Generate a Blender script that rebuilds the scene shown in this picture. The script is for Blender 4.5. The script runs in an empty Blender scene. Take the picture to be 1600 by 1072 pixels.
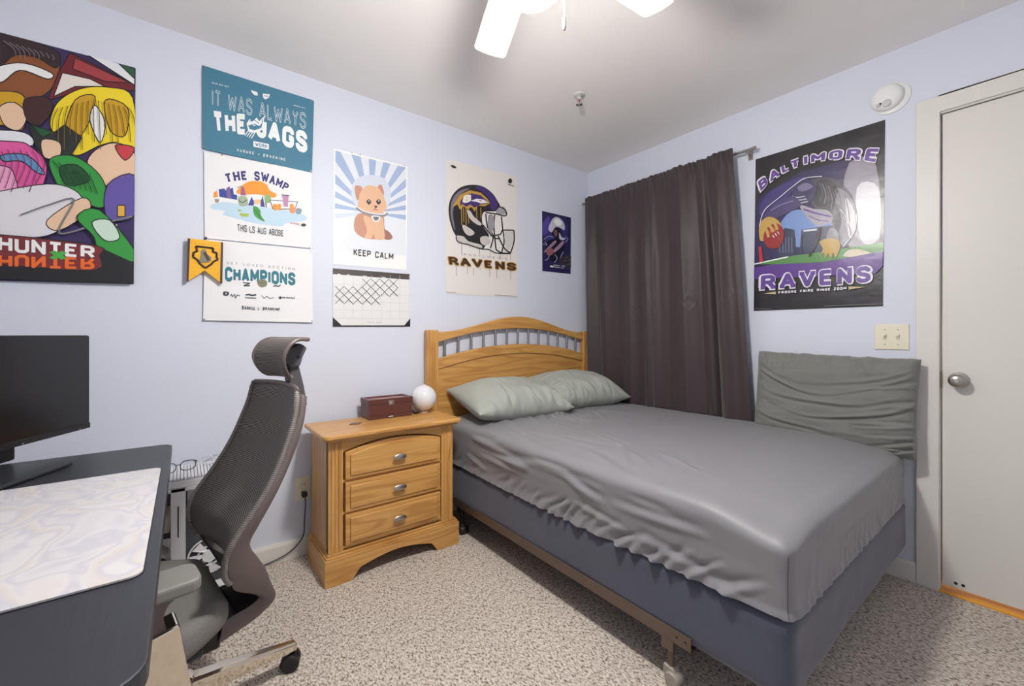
import bpy, bmesh, math, random
from mathutils import Vector, Matrix, noise
from mathutils.geometry import tessellate_polygon
random.seed(7)
S = bpy.context.scene
COL = S.collection
PI = math.pi

# ------------------------------------------------------------------ camera, world, exposure
CAM = Vector((-2.61, -2.354, 1.118)); FPX = 660.0; PPX = 800.0; PPY = 523.0; YAW = math.radians(37.8)
cd = bpy.data.cameras.new('camera'); cam = bpy.data.objects.new('camera', cd); COL.objects.link(cam)
cd.sensor_width = 36.0; cd.lens = 36.0 * FPX / 1600.0; cd.shift_y = -13.0 / 1600.0; cd.clip_start = 0.02
cam.location = CAM; cam.rotation_euler = (PI / 2, 0, -YAW)
S.camera = cam
w = bpy.data.worlds.new('world'); S.world = w; w.use_nodes = True
w.node_tree.nodes['Background'].inputs[0].default_value = (0.75, 0.85, 1.0, 1)
w.node_tree.nodes['Background'].inputs[1].default_value = 0.35
S.view_settings.view_transform = 'Standard'; S.view_settings.look = 'None'
S.view_settings.gamma = 1.0; S.view_settings.use_curve_mapping = False
S.view_settings.exposure = 0.40
LAMP = Vector((-1.883, -1.50, 0.0))      # the fan hangs here
LAMP_STRENGTH = 255.0

# ------------------------------------------------------------------ measuring: a photo pixel to a point on a wall
FW = Vector((math.sin(YAW), math.cos(YAW), 0)); RT = Vector((math.cos(YAW), -math.sin(YAW), 0))
def ray(px, py): return FW + RT * ((px - PPX) / FPX) - Vector((0, 0, 1)) * ((py - PPY) / FPX)
def wallA(px, py):                       # (x, z) on the headboard wall y = 0
    r = ray(px, py); t = -CAM.y / r.y; p = CAM + r * t; return (p.x, p.z)
def wallB(px, py):                       # (y, z) on the curtain wall x = 0
    r = ray(px, py); t = -CAM.x / r.x; p = CAM + r * t; return (p.y, p.z)

# ------------------------------------------------------------------ materials
def lin(c): c /= 255.0; return c / 12.92 if c <= 0.04045 else ((c + 0.055) / 1.055) ** 2.4
def rgb(r, g, b): return (lin(r), lin(g), lin(b), 1.0)
MATS = {}
def nd(nt, t, **k):
    n = nt.nodes.new(t)
    for a, v in k.items(): setattr(n, a, v)
    return n
def mat(name, c, rough=0.6, metal=0.0, spec=0.5, var=0.0, vscale=6.0, bump=0.0, bscale=60.0, stretch=(1, 1, 1), sheen=0.0, emit=None, estr=0.0, alpha=1.0, trans=0.0, coat=0.0):
    m = bpy.data.materials.new(name); m.use_nodes = True; nt = m.node_tree
    b = nt.nodes['Principled BSDF']; L = nt.links
    b.inputs['Base Color'].default_value = c; b.inputs['Roughness'].default_value = rough
    b.inputs['Metallic'].default_value = metal; b.inputs['Specular IOR Level'].default_value = spec
    b.inputs['Sheen Weight'].default_value = sheen; b.inputs['Alpha'].default_value = alpha
    b.inputs['Transmission Weight'].default_value = trans; b.inputs['Coat Weight'].default_value = coat
    if emit: b.inputs['Emission Color'].default_value = emit; b.inputs['Emission Strength'].default_value = estr
    geo = nd(nt, 'ShaderNodeNewGeometry'); mp = nd(nt, 'ShaderNodeMapping'); mp.inputs['Scale'].default_value = stretch
    L.new(geo.outputs['Position'], mp.inputs['Vector'])
    if var > 0:
        n = nd(nt, 'ShaderNodeTexNoise'); n.inputs['Scale'].default_value = vscale; n.inputs['Detail'].default_value = 4
        L.new(mp.outputs[0], n.inputs['Vector'])
        mx = nd(nt, 'ShaderNodeMix', data_type='RGBA')
        mx.inputs[6].default_value = tuple(x * (1 - var) for x in c[:3]) + (1,)
        mx.inputs[7].default_value = tuple(min(1, x * (1 + var)) for x in c[:3]) + (1,)
        L.new(n.outputs[0], mx.inputs[0]); L.new(mx.outputs[2], b.inputs['Base Color'])
    if bump > 0:
        n2 = nd(nt, 'ShaderNodeTexNoise'); n2.inputs['Scale'].default_value = bscale; n2.inputs['Detail'].default_value = 3
        L.new(mp.outputs[0], n2.inputs['Vector'])
        bp = nd(nt, 'ShaderNodeBump'); bp.inputs['Strength'].default_value = bump; bp.inputs['Distance'].default_value = 0.004
        L.new(n2.outputs[0], bp.inputs['Height']); L.new(bp.outputs[0], b.inputs['Normal'])
    MATS[name] = m
    return m

def wood(name, axis, c1, c2, c3, rough=0.36):
    """oak: fine grain streaks along one axis plus broad cathedral bands"""
    m = mat(name, c1, rough, coat=0.15); nt = m.node_tree; L = nt.links; b = nt.nodes['Principled BSDF']
    geo = nt.nodes['Geometry'] if 'Geometry' in nt.nodes else nd(nt, 'ShaderNodeNewGeometry')
    def mapped(sc):
        mp = nd(nt, 'ShaderNodeMapping'); mp.inputs['Scale'].default_value = sc
        L.new(geo.outputs['Position'], mp.inputs['Vector']); return mp
    lo, hi = 1.2, 90.0
    fine = tuple(lo * 2 if i == axis else hi for i in range(3)); broad = tuple(1.1 if i == axis else 9.0 for i in range(3))
    n1 = nd(nt, 'ShaderNodeTexNoise'); n1.inputs['Scale'].default_value = 1.0; n1.inputs['Detail'].default_value = 5; L.new(mapped(fine).outputs[0], n1.inputs['Vector'])
    n2 = nd(nt, 'ShaderNodeTexNoise'); n2.inputs['Scale'].default_value = 1.0; n2.inputs['Detail'].default_value = 2; L.new(mapped(broad).outputs[0], n2.inputs['Vector'])
    mul = nd(nt, 'ShaderNodeMath', operation='MULTIPLY'); mul.inputs[1].default_value = 42.0; L.new(n2.outputs[0], mul.inputs[0])
    sn = nd(nt, 'ShaderNodeMath', operation='SINE'); L.new(mul.outputs[0], sn.inputs[0])
    ma = nd(nt, 'ShaderNodeMapRange'); ma.inputs[1].default_value = 0.2; ma.inputs[2].default_value = 1.0; L.new(sn.outputs[0], ma.inputs[0])
    mr = nd(nt, 'ShaderNodeMapRange'); mr.inputs[1].default_value = 0.35; mr.inputs[2].default_value = 0.7; L.new(n1.outputs[0], mr.inputs[0])
    x1 = nd(nt, 'ShaderNodeMix', data_type='RGBA'); x1.inputs[6].default_value = c1; x1.inputs[7].default_value = c2; L.new(mr.outputs[0], x1.inputs[0])
    m2 = nd(nt, 'ShaderNodeMath', operation='MULTIPLY'); m2.inputs[1].default_value = 0.55; L.new(ma.outputs[0], m2.inputs[0])
    x2 = nd(nt, 'ShaderNodeMix', data_type='RGBA'); x2.inputs[7].default_value = c3; L.new(x1.outputs[2], x2.inputs[6]); L.new(m2.outputs[0], x2.inputs[0])
    L.new(x2.outputs[2], b.inputs['Base Color'])
    return m

WALL = mat('wall_paint', rgb(215, 220, 234), 0.55, bump=0.12, bscale=45, var=0.012, vscale=3)
CEIL = mat('ceiling_paint', rgb(247, 244, 242), 0.7, bump=0.25, bscale=22, var=0.02)
TRIM = mat('trim_paint', rgb(222, 219, 214), 0.4, var=0.015)
DOORM = mat('door_paint', rgb(222, 219, 213), 0.42, var=0.02, vscale=2)
CREAM = mat('cream_plastic', rgb(232, 226, 204), 0.4)
SLOT = mat('slot_dark', rgb(30, 28, 28), 0.6)
WHITEP = mat('white_plastic', rgb(236, 236, 236), 0.35)
BLACKP = mat('black_plastic', rgb(22, 22, 25), 0.45)
NICKEL = mat('brushed_nickel', rgb(176, 170, 164), 0.3, metal=1.0)
CHROME = mat('chrome', rgb(225, 215, 200), 0.08, metal=1.0)
STEEL = mat('rail_steel', rgb(112, 97, 88), 0.42, metal=0.55, var=0.1, vscale=20)
OAKC = (rgb(212, 163, 96), rgb(194, 141, 75), rgb(170, 114, 55))
OAKX = wood('oak_along', 0, *OAKC); OAKZ = wood('oak_upright', 2, *OAKC); OAKY = wood('oak_deep', 1, *OAKC)
LITWOOD = wood('hall_lit_wood', 1, rgb(250, 182, 70), rgb(244, 168, 56), rgb(226, 140, 40))  # bright orange puts the hall light into the wood colour
SHEET = mat('grey_sheet', rgb(128, 127, 132), 0.5, sheen=0.15, bump=0.10, bscale=700, var=0.03, vscale=9)
PILLOWM = mat('pillow_cotton', rgb(160, 164, 156), 0.75, sheen=0.2, bump=0.12, bscale=600, var=0.03)
PILLOWG = mat('pillow_grey_cotton', rgb(118, 118, 114), 0.8, sheen=0.2, bump=0.2, bscale=500, var=0.04)
BOXM = mat('box_spring_cloth', rgb(65, 70, 89), 0.62, sheen=0.3, bump=0.25, bscale=260, stretch=(3, 3, .25), var=0.12, vscale=90)
CURT = mat('curtain_satin', rgb(62, 51, 54), 0.5, spec=.35, sheen=0.2, bump=0.06, bscale=30, var=0.06, vscale=40)
DESKM = mat('black_desk_wood', rgb(46, 48, 56), 0.42, bump=0.10, bscale=9, stretch=(12, 1, 12), var=0.12, vscale=5)
TAUPE = mat('taupe_plastic', rgb(104, 92, 90), 0.45)
GREYP = mat('grey_pad', rgb(128, 126, 122), 0.5)
SEATM = mat('seat_fabric', rgb(120, 117, 114), 0.9, bump=0.5, bscale=420, var=0.25, vscale=300)
MAHOG = mat('reddish_leather', rgb(92, 50, 44), 0.4, var=0.12, vscale=60, stretch=(1, 1, 5))
PAPER = mat('white_paper', rgb(238, 238, 238), 0.5)
CLOTHW = mat('white_banner_cloth', rgb(236, 236, 238), 0.7)

def carpet():
    m = mat('carpet', rgb(170, 155, 140), 0.95, spec=0.1); nt = m.node_tree; L = nt.links; b = nt.nodes['Principled BSDF']
    geo = nd(nt, 'ShaderNodeNewGeometry')
    mp = nd(nt, 'ShaderNodeMapping'); mp.inputs['Scale'].default_value = (1.25, .75, .6); mp.inputs['Rotation'].default_value = (0, 0, .6)
    L.new(geo.outputs['Position'], mp.inputs['Vector'])
    n = nd(nt, 'ShaderNodeTexNoise'); n.inputs['Scale'].default_value = 120; n.inputs['Detail'].default_value = 5; n.inputs['Roughness'].default_value = .65
    n2 = nd(nt, 'ShaderNodeTexNoise'); n2.inputs['Scale'].default_value = 3.0
    L.new(mp.outputs[0], n.inputs['Vector']); L.new(mp.outputs[0], n2.inputs['Vector'])
    cr = nd(nt, 'ShaderNodeValToRGB'); e = cr.color_ramp.elements
    e[0].position = .33; e[0].color = rgb(70, 58, 52); e[1].position = .59; e[1].color = rgb(246, 238, 228)
    k = e.new(.42); k.color = rgb(150, 135, 123); k = e.new(.475); k.color = rgb(212, 199, 187)
    n3 = nd(nt, 'ShaderNodeTexNoise'); n3.inputs['Scale'].default_value = 48; n3.inputs['Detail'].default_value = 3; L.new(geo.outputs['Position'], n3.inputs['Vector'])
    av = nd(nt, 'ShaderNodeMix', data_type='FLOAT'); av.inputs[0].default_value = .20; L.new(n.outputs[0], av.inputs[2]); L.new(n3.outputs[0], av.inputs[3])
    L.new(av.outputs[0], cr.inputs[0])
    mx = nd(nt, 'ShaderNodeMix', data_type='RGBA', blend_type='MULTIPLY'); mx.inputs[0].default_value = .18
    L.new(cr.outputs[0], mx.inputs[6]); L.new(n2.outputs[0], mx.inputs[7]); L.new(mx.outputs[2], b.inputs['Base Color'])
    bp = nd(nt, 'ShaderNodeBump'); bp.inputs['Strength'].default_value = .9; bp.inputs['Distance'].default_value = .008
    L.new(n.outputs[0], bp.inputs['Height']); L.new(bp.outputs[0], b.inputs['Normal'])
    return m
CARPET = carpet()

def stripes(name, c1, c2, scale, axis, rough=0.6):
    m = mat(name, c1, rough); nt = m.node_tree; L = nt.links; b = nt.nodes['Principled BSDF']
    tc = nd(nt, 'ShaderNodeTexCoord'); sep = nd(nt, 'ShaderNodeSeparateXYZ'); L.new(tc.outputs['Object'], sep.inputs[0])
    mu = nd(nt, 'ShaderNodeMath', operation='MULTIPLY'); mu.inputs[1].default_value = scale; L.new(sep.outputs[axis], mu.inputs[0])
    sn = nd(nt, 'ShaderNodeMath', operation='SINE'); L.new(mu.outputs[0], sn.inputs[0])
    mr = nd(nt, 'ShaderNodeMapRange'); mr.inputs[1].default_value = -.4; mr.inputs[2].default_value = .6; L.new(sn.outputs[0], mr.inputs[0])
    mx = nd(nt, 'ShaderNodeMix', data_type='RGBA'); mx.inputs[6].default_value = c1; mx.inputs[7].default_value = c2
    L.new(mr.outputs[0], mx.inputs[0]); L.new(mx.outputs[2], b.inputs['Base Color'])
    bp = nd(nt, 'ShaderNodeBump'); bp.inputs['Strength'].default_value = .4; bp.inputs['Distance'].default_value = .001
    L.new(mr.outputs[0], bp.inputs['Height']); L.new(bp.outputs[0], b.inputs['Normal'])
    return m
MESHM = stripes('chair_mesh', rgb(74, 69, 66), rgb(140, 132, 126), 2 * PI / .0048, 2)
STITCH = stripes('edge_stitching', rgb(92, 86, 83), rgb(150, 144, 138), 2 * PI / .0048, 2)

# ------------------------------------------------------------------ mesh helpers
class MB:
    """collects shapes; build() links them as one mesh object"""
    def __init__(s): s.v = []; s.f = []; s.mi = []; s.cur = 0
    def add(s, vs, fs):
        o = len(s.v); s.v += [tuple(p) for p in vs]
        for f in fs: s.f.append(tuple(i + o for i in f)); s.mi.append(s.cur)
        return s
    def box(s, a, b):
        x0, y0, z0 = a; x1, y1, z1 = b
        return s.add([(x0, y0, z0), (x1, y0, z0), (x1, y1, z0), (x0, y1, z0), (x0, y0, z1), (x1, y0, z1), (x1, y1, z1), (x0, y1, z1)],
                     [(0, 3, 2, 1), (4, 5, 6, 7), (0, 1, 5, 4), (1, 2, 6, 5), (2, 3, 7, 6), (3, 0, 4, 7)])
    def prism(s, pts, axis, a, b):
        """outline pts extruded along axis from a to b (other two axes in order)"""
        n = len(pts)
        def P(p, h): l = [p[0], p[1]]; l.insert(axis, h); return tuple(l)
        vs = [P(p, a) for p in pts] + [P(p, b) for p in pts]
        return s.add(vs, [tuple(range(n)), tuple(range(2 * n - 1, n - 1, -1))] + [(i, (i + 1) % n, n + (i + 1) % n, n + i) for i in range(n)])
    def tube(s, pts, r, n=8, cap=True):
        pts = [Vector(p) for p in pts]; rs = r if isinstance(r, (list, tuple)) else [r] * len(pts)
        vs = []; fs = []; up = None
        for i, p in enumerate(pts):
            d = (pts[min(i + 1, len(pts) - 1)] - pts[max(i - 1, 0)]).normalized()
            if up is None: up = Vector((0, 0, 1)) if abs(d.z) < .9 else Vector((1, 0, 0))
            sx = d.cross(up).normalized(); sy = sx.cross(d).normalized(); up = sy
            for k in range(n):
                a = 2 * PI * k / n; vs.append(p + (sx * math.cos(a) + sy * math.sin(a)) * rs[i])
        for i in range(len(pts) - 1):
            for k in range(n): fs.append((i * n + k, i * n + (k + 1) % n, (i + 1) * n + (k + 1) % n, (i + 1) * n + k))
        if cap: fs.append(tuple(range(n - 1, -1, -1))); e = (len(pts) - 1) * n; fs.append(tuple(range(e, e + n)))
        return s.add(vs, fs)
    def lathe(s, prof, c, axis=2, n=24):
        """prof: (radius, height) pairs round the axis through c"""
        vs = []; fs = []
        for r, h in prof:
            for k in range(n):
                a = 2 * PI * k / n; l = [r * math.cos(a), r * math.sin(a)]; l.insert(axis, h)
                vs.append((c[0] + l[0], c[1] + l[1], c[2] + l[2]))
        m = len(prof)
        for i in range(m - 1):
            for k in range(n): fs.append((i * n + k, i * n + (k + 1) % n, (i + 1) * n + (k + 1) % n, (i + 1) * n + k))
        if prof[0][0] > 1e-6: fs.append(tuple(range(n - 1, -1, -1)))
        if prof[-1][0] > 1e-6: fs.append(tuple(range((m - 1) * n, m * n)))
        return s.add(vs, fs)
    def grid(s, fn, nu, nv):
        vs = [fn(i / nu, j / nv) for j in range(nv + 1) for i in range(nu + 1)]
        return s.add(vs, [(j * (nu + 1) + i, j * (nu + 1) + i + 1, (j + 1) * (nu + 1) + i + 1, (j + 1) * (nu + 1) + i) for j in range(nv) for i in range(nu)])
    def build(s, name, mats, parent=None, smooth=False, bevel=0.0, seg=2, local=False, thick=0.0, fix=True):
        me = bpy.data.meshes.new(name); o = bpy.data.objects.new(name, me); COL.objects.link(o)
        off = Vector((0, 0, 0))
        if parent is not None:
            o.parent = parent
            if not local:
                p = parent
                while p is not None: off += p.location; p = p.parent
        elif not local:
            xs = [v[0] for v in s.v]; ys = [v[1] for v in s.v]; zs = [v[2] for v in s.v]
            off = Vector(((min(xs) + max(xs)) / 2, (min(ys) + max(ys)) / 2, min(zs))); o.location = off
        me.from_pydata([(v[0] - off.x, v[1] - off.y, v[2] - off.z) for v in s.v], [], s.f)
        for m in (mats if isinstance(mats, (list, tuple)) else [mats]): me.materials.append(m)
        me.polygons.foreach_set('material_index', s.mi)
        if fix:
            bm = bmesh.new(); bm.from_mesh(me); bmesh.ops.remove_doubles(bm, verts=bm.verts, dist=1e-6)
            bmesh.ops.recalc_face_normals(bm, faces=bm.faces); bm.to_mesh(me); bm.free()
        if smooth:
            me.polygons.foreach_set('use_smooth', [True] * len(me.polygons))
            try: me.set_sharp_from_angle(angle=math.radians(smooth if smooth is not True else 45))
            except Exception: pass
        if thick:
            md = o.modifiers.new('thick', 'SOLIDIFY'); md.thickness = thick; md.offset = 0
        if bevel:
            md = o.modifiers.new('bevel', 'BEVEL'); md.width = bevel; md.segments = seg; md.limit_method = 'ANGLE'; md.angle_limit = math.radians(35)
        return o
def tag(o, label, cat, group=None, kind=None):
    o['label'] = label; o['category'] = cat
    if group: o['group'] = group
    if kind: o['kind'] = kind
    return o
def thing(name, label, cat, loc, rz=0.0, group=None):
    o = bpy.data.objects.new(name, None); COL.objects.link(o); o.location = loc; o.rotation_euler = (0, 0, rz); o.empty_display_size = .1
    return tag(o, label, cat, group)
def struct(o, label=None, cat=None):
    o['kind'] = 'structure'
    if label: o['label'] = label
    if cat: o['category'] = cat
    return o
def fbm(x, y, z=0.0, o=3): 
    t = 0; a = 1
    for _ in range(o): t += a * noise.noise(Vector((x, y, z))); x *= 2.03; y *= 2.03; z *= 2.03; a *= .5
    return t
def smooth01(t): t = max(0, min(1, t)); return t * t * (3 - 2 * t)
def lerp_table(tab, x):
    if x <= tab[0][0]: return tab[0][1]
    for (a, b), (c, d) in zip(tab, tab[1:]):
        if x <= c: t = (x - a) / (c - a); return b + (d - b) * t
    return tab[-1][1]
def catmull(pts, n=6, closed=True):
    out = []; m = len(pts)
    for i in range(m if closed else m - 1):
        p0, p1, p2, p3 = (pts[(i + k) % m] if closed else pts[min(max(i + k, 0), m - 1)] for k in (-1, 0, 1, 2))
        for j in range(n):
            t = j / n
            out.append(tuple(.5 * (2 * b + (c - a) * t + (2 * a - 5 * b + 4 * c - d) * t * t + (3 * b - a - 3 * c + d) * t ** 3) for a, b, c, d in zip(p0, p1, p2, p3)))
    if not closed: out.append(tuple(pts[-1]))
    return out

# ------------------------------------------------------------------ the room
XL, YN, H = -3.72, -3.12, 2.44
DY0, DY1, DZ = -2.038, -2.848, 2.087           # door opening
struct(MB().box((XL, YN, -.06), (0.0, 0, 0)).build('floor', CARPET), 'beige and brown flecked looped carpet', 'floor')
struct(MB().box((XL, YN, H), (0, 0, H + .08)).build('ceiling', CEIL), 'off-white skim-textured ceiling', 'ceiling')
struct(MB().box((XL - .1, 0, -.06), (.1, .1, H + .08)).build('wall_left', WALL), 'pale blue wall hung with posters', 'wall')
wr = MB().box((0, DY0, -.06), (.1, 0, H + .08)).box((0, DY1, DZ), (.1, DY0, H + .08)).box((0, YN - .1, -.06), (.1, DY1, H + .08))
struct(wr.build('wall_right', WALL, fix=False), 'pale blue wall with curtain and door', 'wall')
struct(MB().box((XL - .1, YN, -.06), (XL, 0, H + .08)).build('wall_back', WALL), 'pale blue wall behind the desk', 'wall')
struct(MB().box((XL - .1, YN - .1, -.06), (0, YN, H + .08)).build('wall_near', WALL), 'pale blue wall behind the viewer', 'wall')
prof = [(0, 0), (-.013, 0), (-.013, .075), (-.008, .09), (0, .09)]
struct(MB().prism([(y, z) for y, z in prof], 0, XL, 0).build('baseboard_left', TRIM), 'cream painted baseboard under the posters', 'baseboard')
struct(MB().prism([(x, z) for x, z in prof], 1, -1.967, -.014).build('baseboard_right', TRIM), 'cream painted baseboard behind the bed', 'baseboard')
# door casing, jamb and stop
cs = MB()
cs.box((-.017, DY0 - .002, 0), (0, DY0 + .071, DZ + .07)).box((-.017, DY1 - .07, 0), (0, DY1, DZ + .07)).box((-.017, DY1, DZ), (0, DY0 - .002, DZ + .07))
struct(cs.build('trim_1', TRIM, bevel=.003), 'cream painted door casing', 'trim')
jb = MB().box((-.005, DY0 - .006, 0), (.1, DY0, DZ)).box((-.005, DY1, 0), (.1, DY1 + .006, DZ)).box((-.005, DY1, DZ - .006), (.1, DY0, DZ))
struct(jb.build('trim_2', TRIM), 'door jamb lining', 'trim')
door = MB().box((.004, DY1 + .008, .03), (.044, DY0 - .0105, DZ - .009)).build('door_1', DOORM, bevel=.002)
struct(door, 'plain off-white slab door with a round knob', 'door')
ky, kz = -2.098, .924
kn = MB().lathe([(0, -.066), (.018, -.066), (.027, -.058), (.0285, -.046), (.024, -.034), (.013, -.027), (.012, -.010), (.033, -.008), (.034, 0)], (.004, ky, kz), axis=0, n=28).build('door_knob', NICKEL, door, smooth=True)
MB().lathe([(0, -.0675), (.007, -.0675), (.008, -.065)], (.004, ky, kz), axis=0, n=16).build('privacy_button', CHROME, kn, smooth=True)
MB().box((-.0085, DY0 - .009, kz - .035), (.006, DY0 - .006, kz + .035)).build('strike_plate', STEEL, door)
for i in range(2):
    y = -2.089 - i * .022
    MB().lathe([(.006, -.0015), (.006, .002)], (.004, y, .052), axis=0, n=10).build('screw_hole', SLOT, door)
struct(MB().box((0, DY1, -.01), (.9, DY0, .004)).box((-.014, DY1, 0), (.06, DY0, .010)).build('trim_3', LITWOOD, bevel=.002), 'wood threshold under the door with hall light painted into its orange', 'threshold')
# hall and its light beyond the door; threshold colour paints the warm line
struct(MB().box((.95, DY1 - .3, -.01), (1.0, DY0 + .3, H)).build('wall_hall', WALL), 'hall wall beyond the door', 'wall')
hl = bpy.data.lights.new('hall_light', 'POINT'); hl.energy = 5; hl.color = (1, .72, .40); hl.shadow_soft_size = .1
ho = bpy.data.objects.new('hall_light', hl); COL.objects.link(ho); ho.location = (.55, -2.4, 1.1)

# ------------------------------------------------------------------ ceiling fan with its light
fan = thing('ceiling_fan', 'white ceiling fan with lit bowl light at the top edge', 'fan', (LAMP.x, LAMP.y, 2.44))
FANW = mat('fan_white', rgb(240, 238, 234), .4)
GLOW = mat('lit_glass', rgb(255, 250, 240), .4, emit=(1, .965, .91, 1), estr=LAMP_STRENGTH)
MB().lathe([(.075, 2.44), (.075, 2.41), (.055, 2.39), (.03, 2.37), (.03, 2.31), (.09, 2.30), (.125, 2.28), (.13, 2.22), (.11, 2.185), (.06, 2.175)], (LAMP.x, LAMP.y, 0), n=36).build('motor_housing', FANW, fan, smooth=True)
MB().lathe([(.06, 2.178), (.055, 2.165), (.060, 2.130), (.090, 2.120), (.107, 2.108), (.107, 2.094), (.088, 2.092)], (LAMP.x, LAMP.y, 0), n=36).build('fitter_shade_pan', FANW, fan, smooth=True)  # unseen fitter, its pan widened to keep lamp light off the ceiling
bowl = MB().lathe([(0, 2.000), (.030, 2.004), (.062, 2.018), (.084, 2.040), (.093, 2.068), (.091, 2.093)], (LAMP.x, LAMP.y, 0), n=36).build('light_bowl', GLOW, fan, smooth=True)
bowl['label'] = 'lit frosted glass bowl'
for k in range(5):
    a = math.radians(67.4 + 72 * k)
    ca, sa = math.cos(a), math.sin(a)
    def bp(r, t, z): return (LAMP.x + ca * r - sa * t, LAMP.y + sa * r + ca * t, z)
    out = [(.15, -.042), (.18, -.050), (.35, -.057), (.515, -.061), (.528, -.054), (.533, -.03), (.535, 0), (.533, .03), (.528, .054), (.515, .061), (.35, .057), (.18, .050), (.15, .042)]
    m = MB(); n = len(out)
    vs = [bp(r, t, 2.205 + t * .16 + h) for h in (-.003, .003) for r, t in out]
    m.add(vs, [tuple(range(n)), tuple(range(2 * n - 1, n - 1, -1))] + [(i, (i + 1) % n, n + (i + 1) % n, n + i) for i in range(n)])
    m.build('blade', FANW, fan)
    m = MB(); m.add([bp(r, t, z) for z in (2.193, 2.200) for r, t in ((.10, -.02), (.24, -.035), (.24, .035), (.10, .02))], [(0, 1, 2, 3), (7, 6, 5, 4), (0, 1, 5, 4), (1, 2, 6, 5), (2, 3, 7, 6), (3, 0, 4, 7)])
    m.build('blade_arm', FANW, fan)
pc = MB().tube([(LAMP.x + .05, LAMP.y - .02, 2.15), (-1.795, -1.53, 2.09), (-1.792, -1.532, 1.985)], .0016, 6).build('pull_chain', NICKEL, fan)
MB().lathe([(.002, 1.99), (.0045, 1.98), (.005, 1.955), (.003, 1.948), (0, 1.947)], (-1.792, -1.532, 0), n=10).build('pull_knob', NICKEL, pc, smooth=True)

# sprinkler head and smoke detector
sp = thing('sprinkler_head', 'small chrome fire sprinkler head on the ceiling', 'sprinkler', (-.891, -.742, 2.44))
MB().lathe([(.032, 2.44), (.031, 2.433), (.018, 2.426), (.012, 2.424), (.012, 2.412)], (-.891, -.742, 0), n=24).build('escutcheon', mat('satin_silver', rgb(205, 203, 200), .35, metal=.3), sp, smooth=True)
m = MB()
for s in (-1, 1): m.tube([(-.891 + s * .010, -.742, 2.418), (-.891 + s * .016, -.742, 2.402), (-.891 + s * .006, -.742, 2.388)], .0028, 8)
m.build('yoke', CHROME, sp, smooth=True)
MB().tube([(-.891, -.742, 2.418), (-.891, -.742, 2.392)], .003, 8).build('bulb', mat('red_bulb', rgb(150, 60, 50), .2), sp)
MB().lathe([(.006, 2.389), (.017, 2.387), (.017, 2.384), (0, 2.383)], (-.891, -.742, 0), n=18).build('deflector', CHROME, sp)
sd = thing('smoke_detector', 'round white smoke detector high on the wall above the door', 'smoke detector', (0, -1.872, 2.222))
MB().lathe([(.070, 0), (.070, -.006), (.064, -.010)], (0, -1.880, 2.220), axis=0, n=40).build('mounting_plate', WHITEP, sd, smooth=True)
MB().lathe([(.060, -.008), (.060, -.022), (.054, -.034), (.035, -.042), (0, -.044)], (0, -1.868, 2.224), axis=0, n=40).build('cover', WHITEP, sd, smooth=True)
MB().lathe([(.016, -.036), (.016, -.046), (.013, -.048), (0, -.048)], (0, -1.872, 2.190), axis=0, n=20).build('test_button', mat('button_grey', rgb(205, 205, 205), .4), sd, smooth=True)
MB().lathe([(.004, -.040), (.004, -.046), (0, -.047)], (0, -1.850, 2.195), axis=0, n=10).build('indicator', SLOT, sd)
MB().lathe([(.010, -.030), (.010, -.041), (0, -.042)], (0, -1.844, 2.192), axis=0, n=16).build('horn', mat('horn_grey', rgb(190, 190, 190), .4), sd)

# light switch and outlet
sw = thing('switch_plate', 'cream double toggle switch plate beside the door casing', 'light switch', (0, -1.882, 1.048))
MB().box((-.006, -1.943, 1.048), (0, -1.821, 1.167)).build('plate', CREAM, sw, bevel=.003)
for y in (-1.905, -1.859):
    t = MB().box((-.007, y - .006, 1.094), (-.005, y + .006, 1.122)).build('slot', mat('slot_cream', rgb(205, 198, 176), .5), sw)
    MB().prism([(-.006, 1.100), (-.018, 1.114), (-.017, 1.120), (-.006, 1.116)], 1, y - .004, y + .004).build('toggle', CREAM, sw)
    for z in (1.073, 1.142): MB().lathe([(.003, -.0055), (.003, -.0075), (0, -.008)], (0, y, z), axis=0, n=10).build('screw', NICKEL, sw)
ou = thing('wall_outlet', 'cream duplex wall outlet behind the nightstand', 'outlet', (-2.131, 0, .276))
MB().box((-2.167, -.006, .276), (-2.096, 0, .394)).build('plate', CREAM, ou, bevel=.003)
for z in (.356, .312):
    f = MB().lathe([(.017, -.0055), (.017, -.008), (0, -.008)], (-2.131, 0, z), axis=1, n=20).build('socket', CREAM, ou)
    m = MB()
    for dx in (-.006, .006): m.box((-2.131 + dx - .001, -.0086, z - .001), (-2.131 + dx + .001, -.0078, z + .007))
    m.build('slots', SLOT, f)
cb = thing('power_cord', 'black power plug and cord hanging from the wall outlet', 'cord', (-2.131, -.02, .0))
MB().box((-2.143, -.040, .300), (-2.119, -.0083, .324)).build('plug', BLACKP, cb, bevel=.004)
pts = catmull([(-2.131, -.036, .306), (-2.130, -.047, .27), (-2.134, -.043, .19), (-2.14, -.030, .10), (-2.20, -.025, .040), (-2.30, -.022, .012), (-2.42, -.020, .006)], 6, False)
MB().tube(pts, .003, 6).build('cord', mat('cord_grey', rgb(70, 68, 68), .5), cb, smooth=True)

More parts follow.
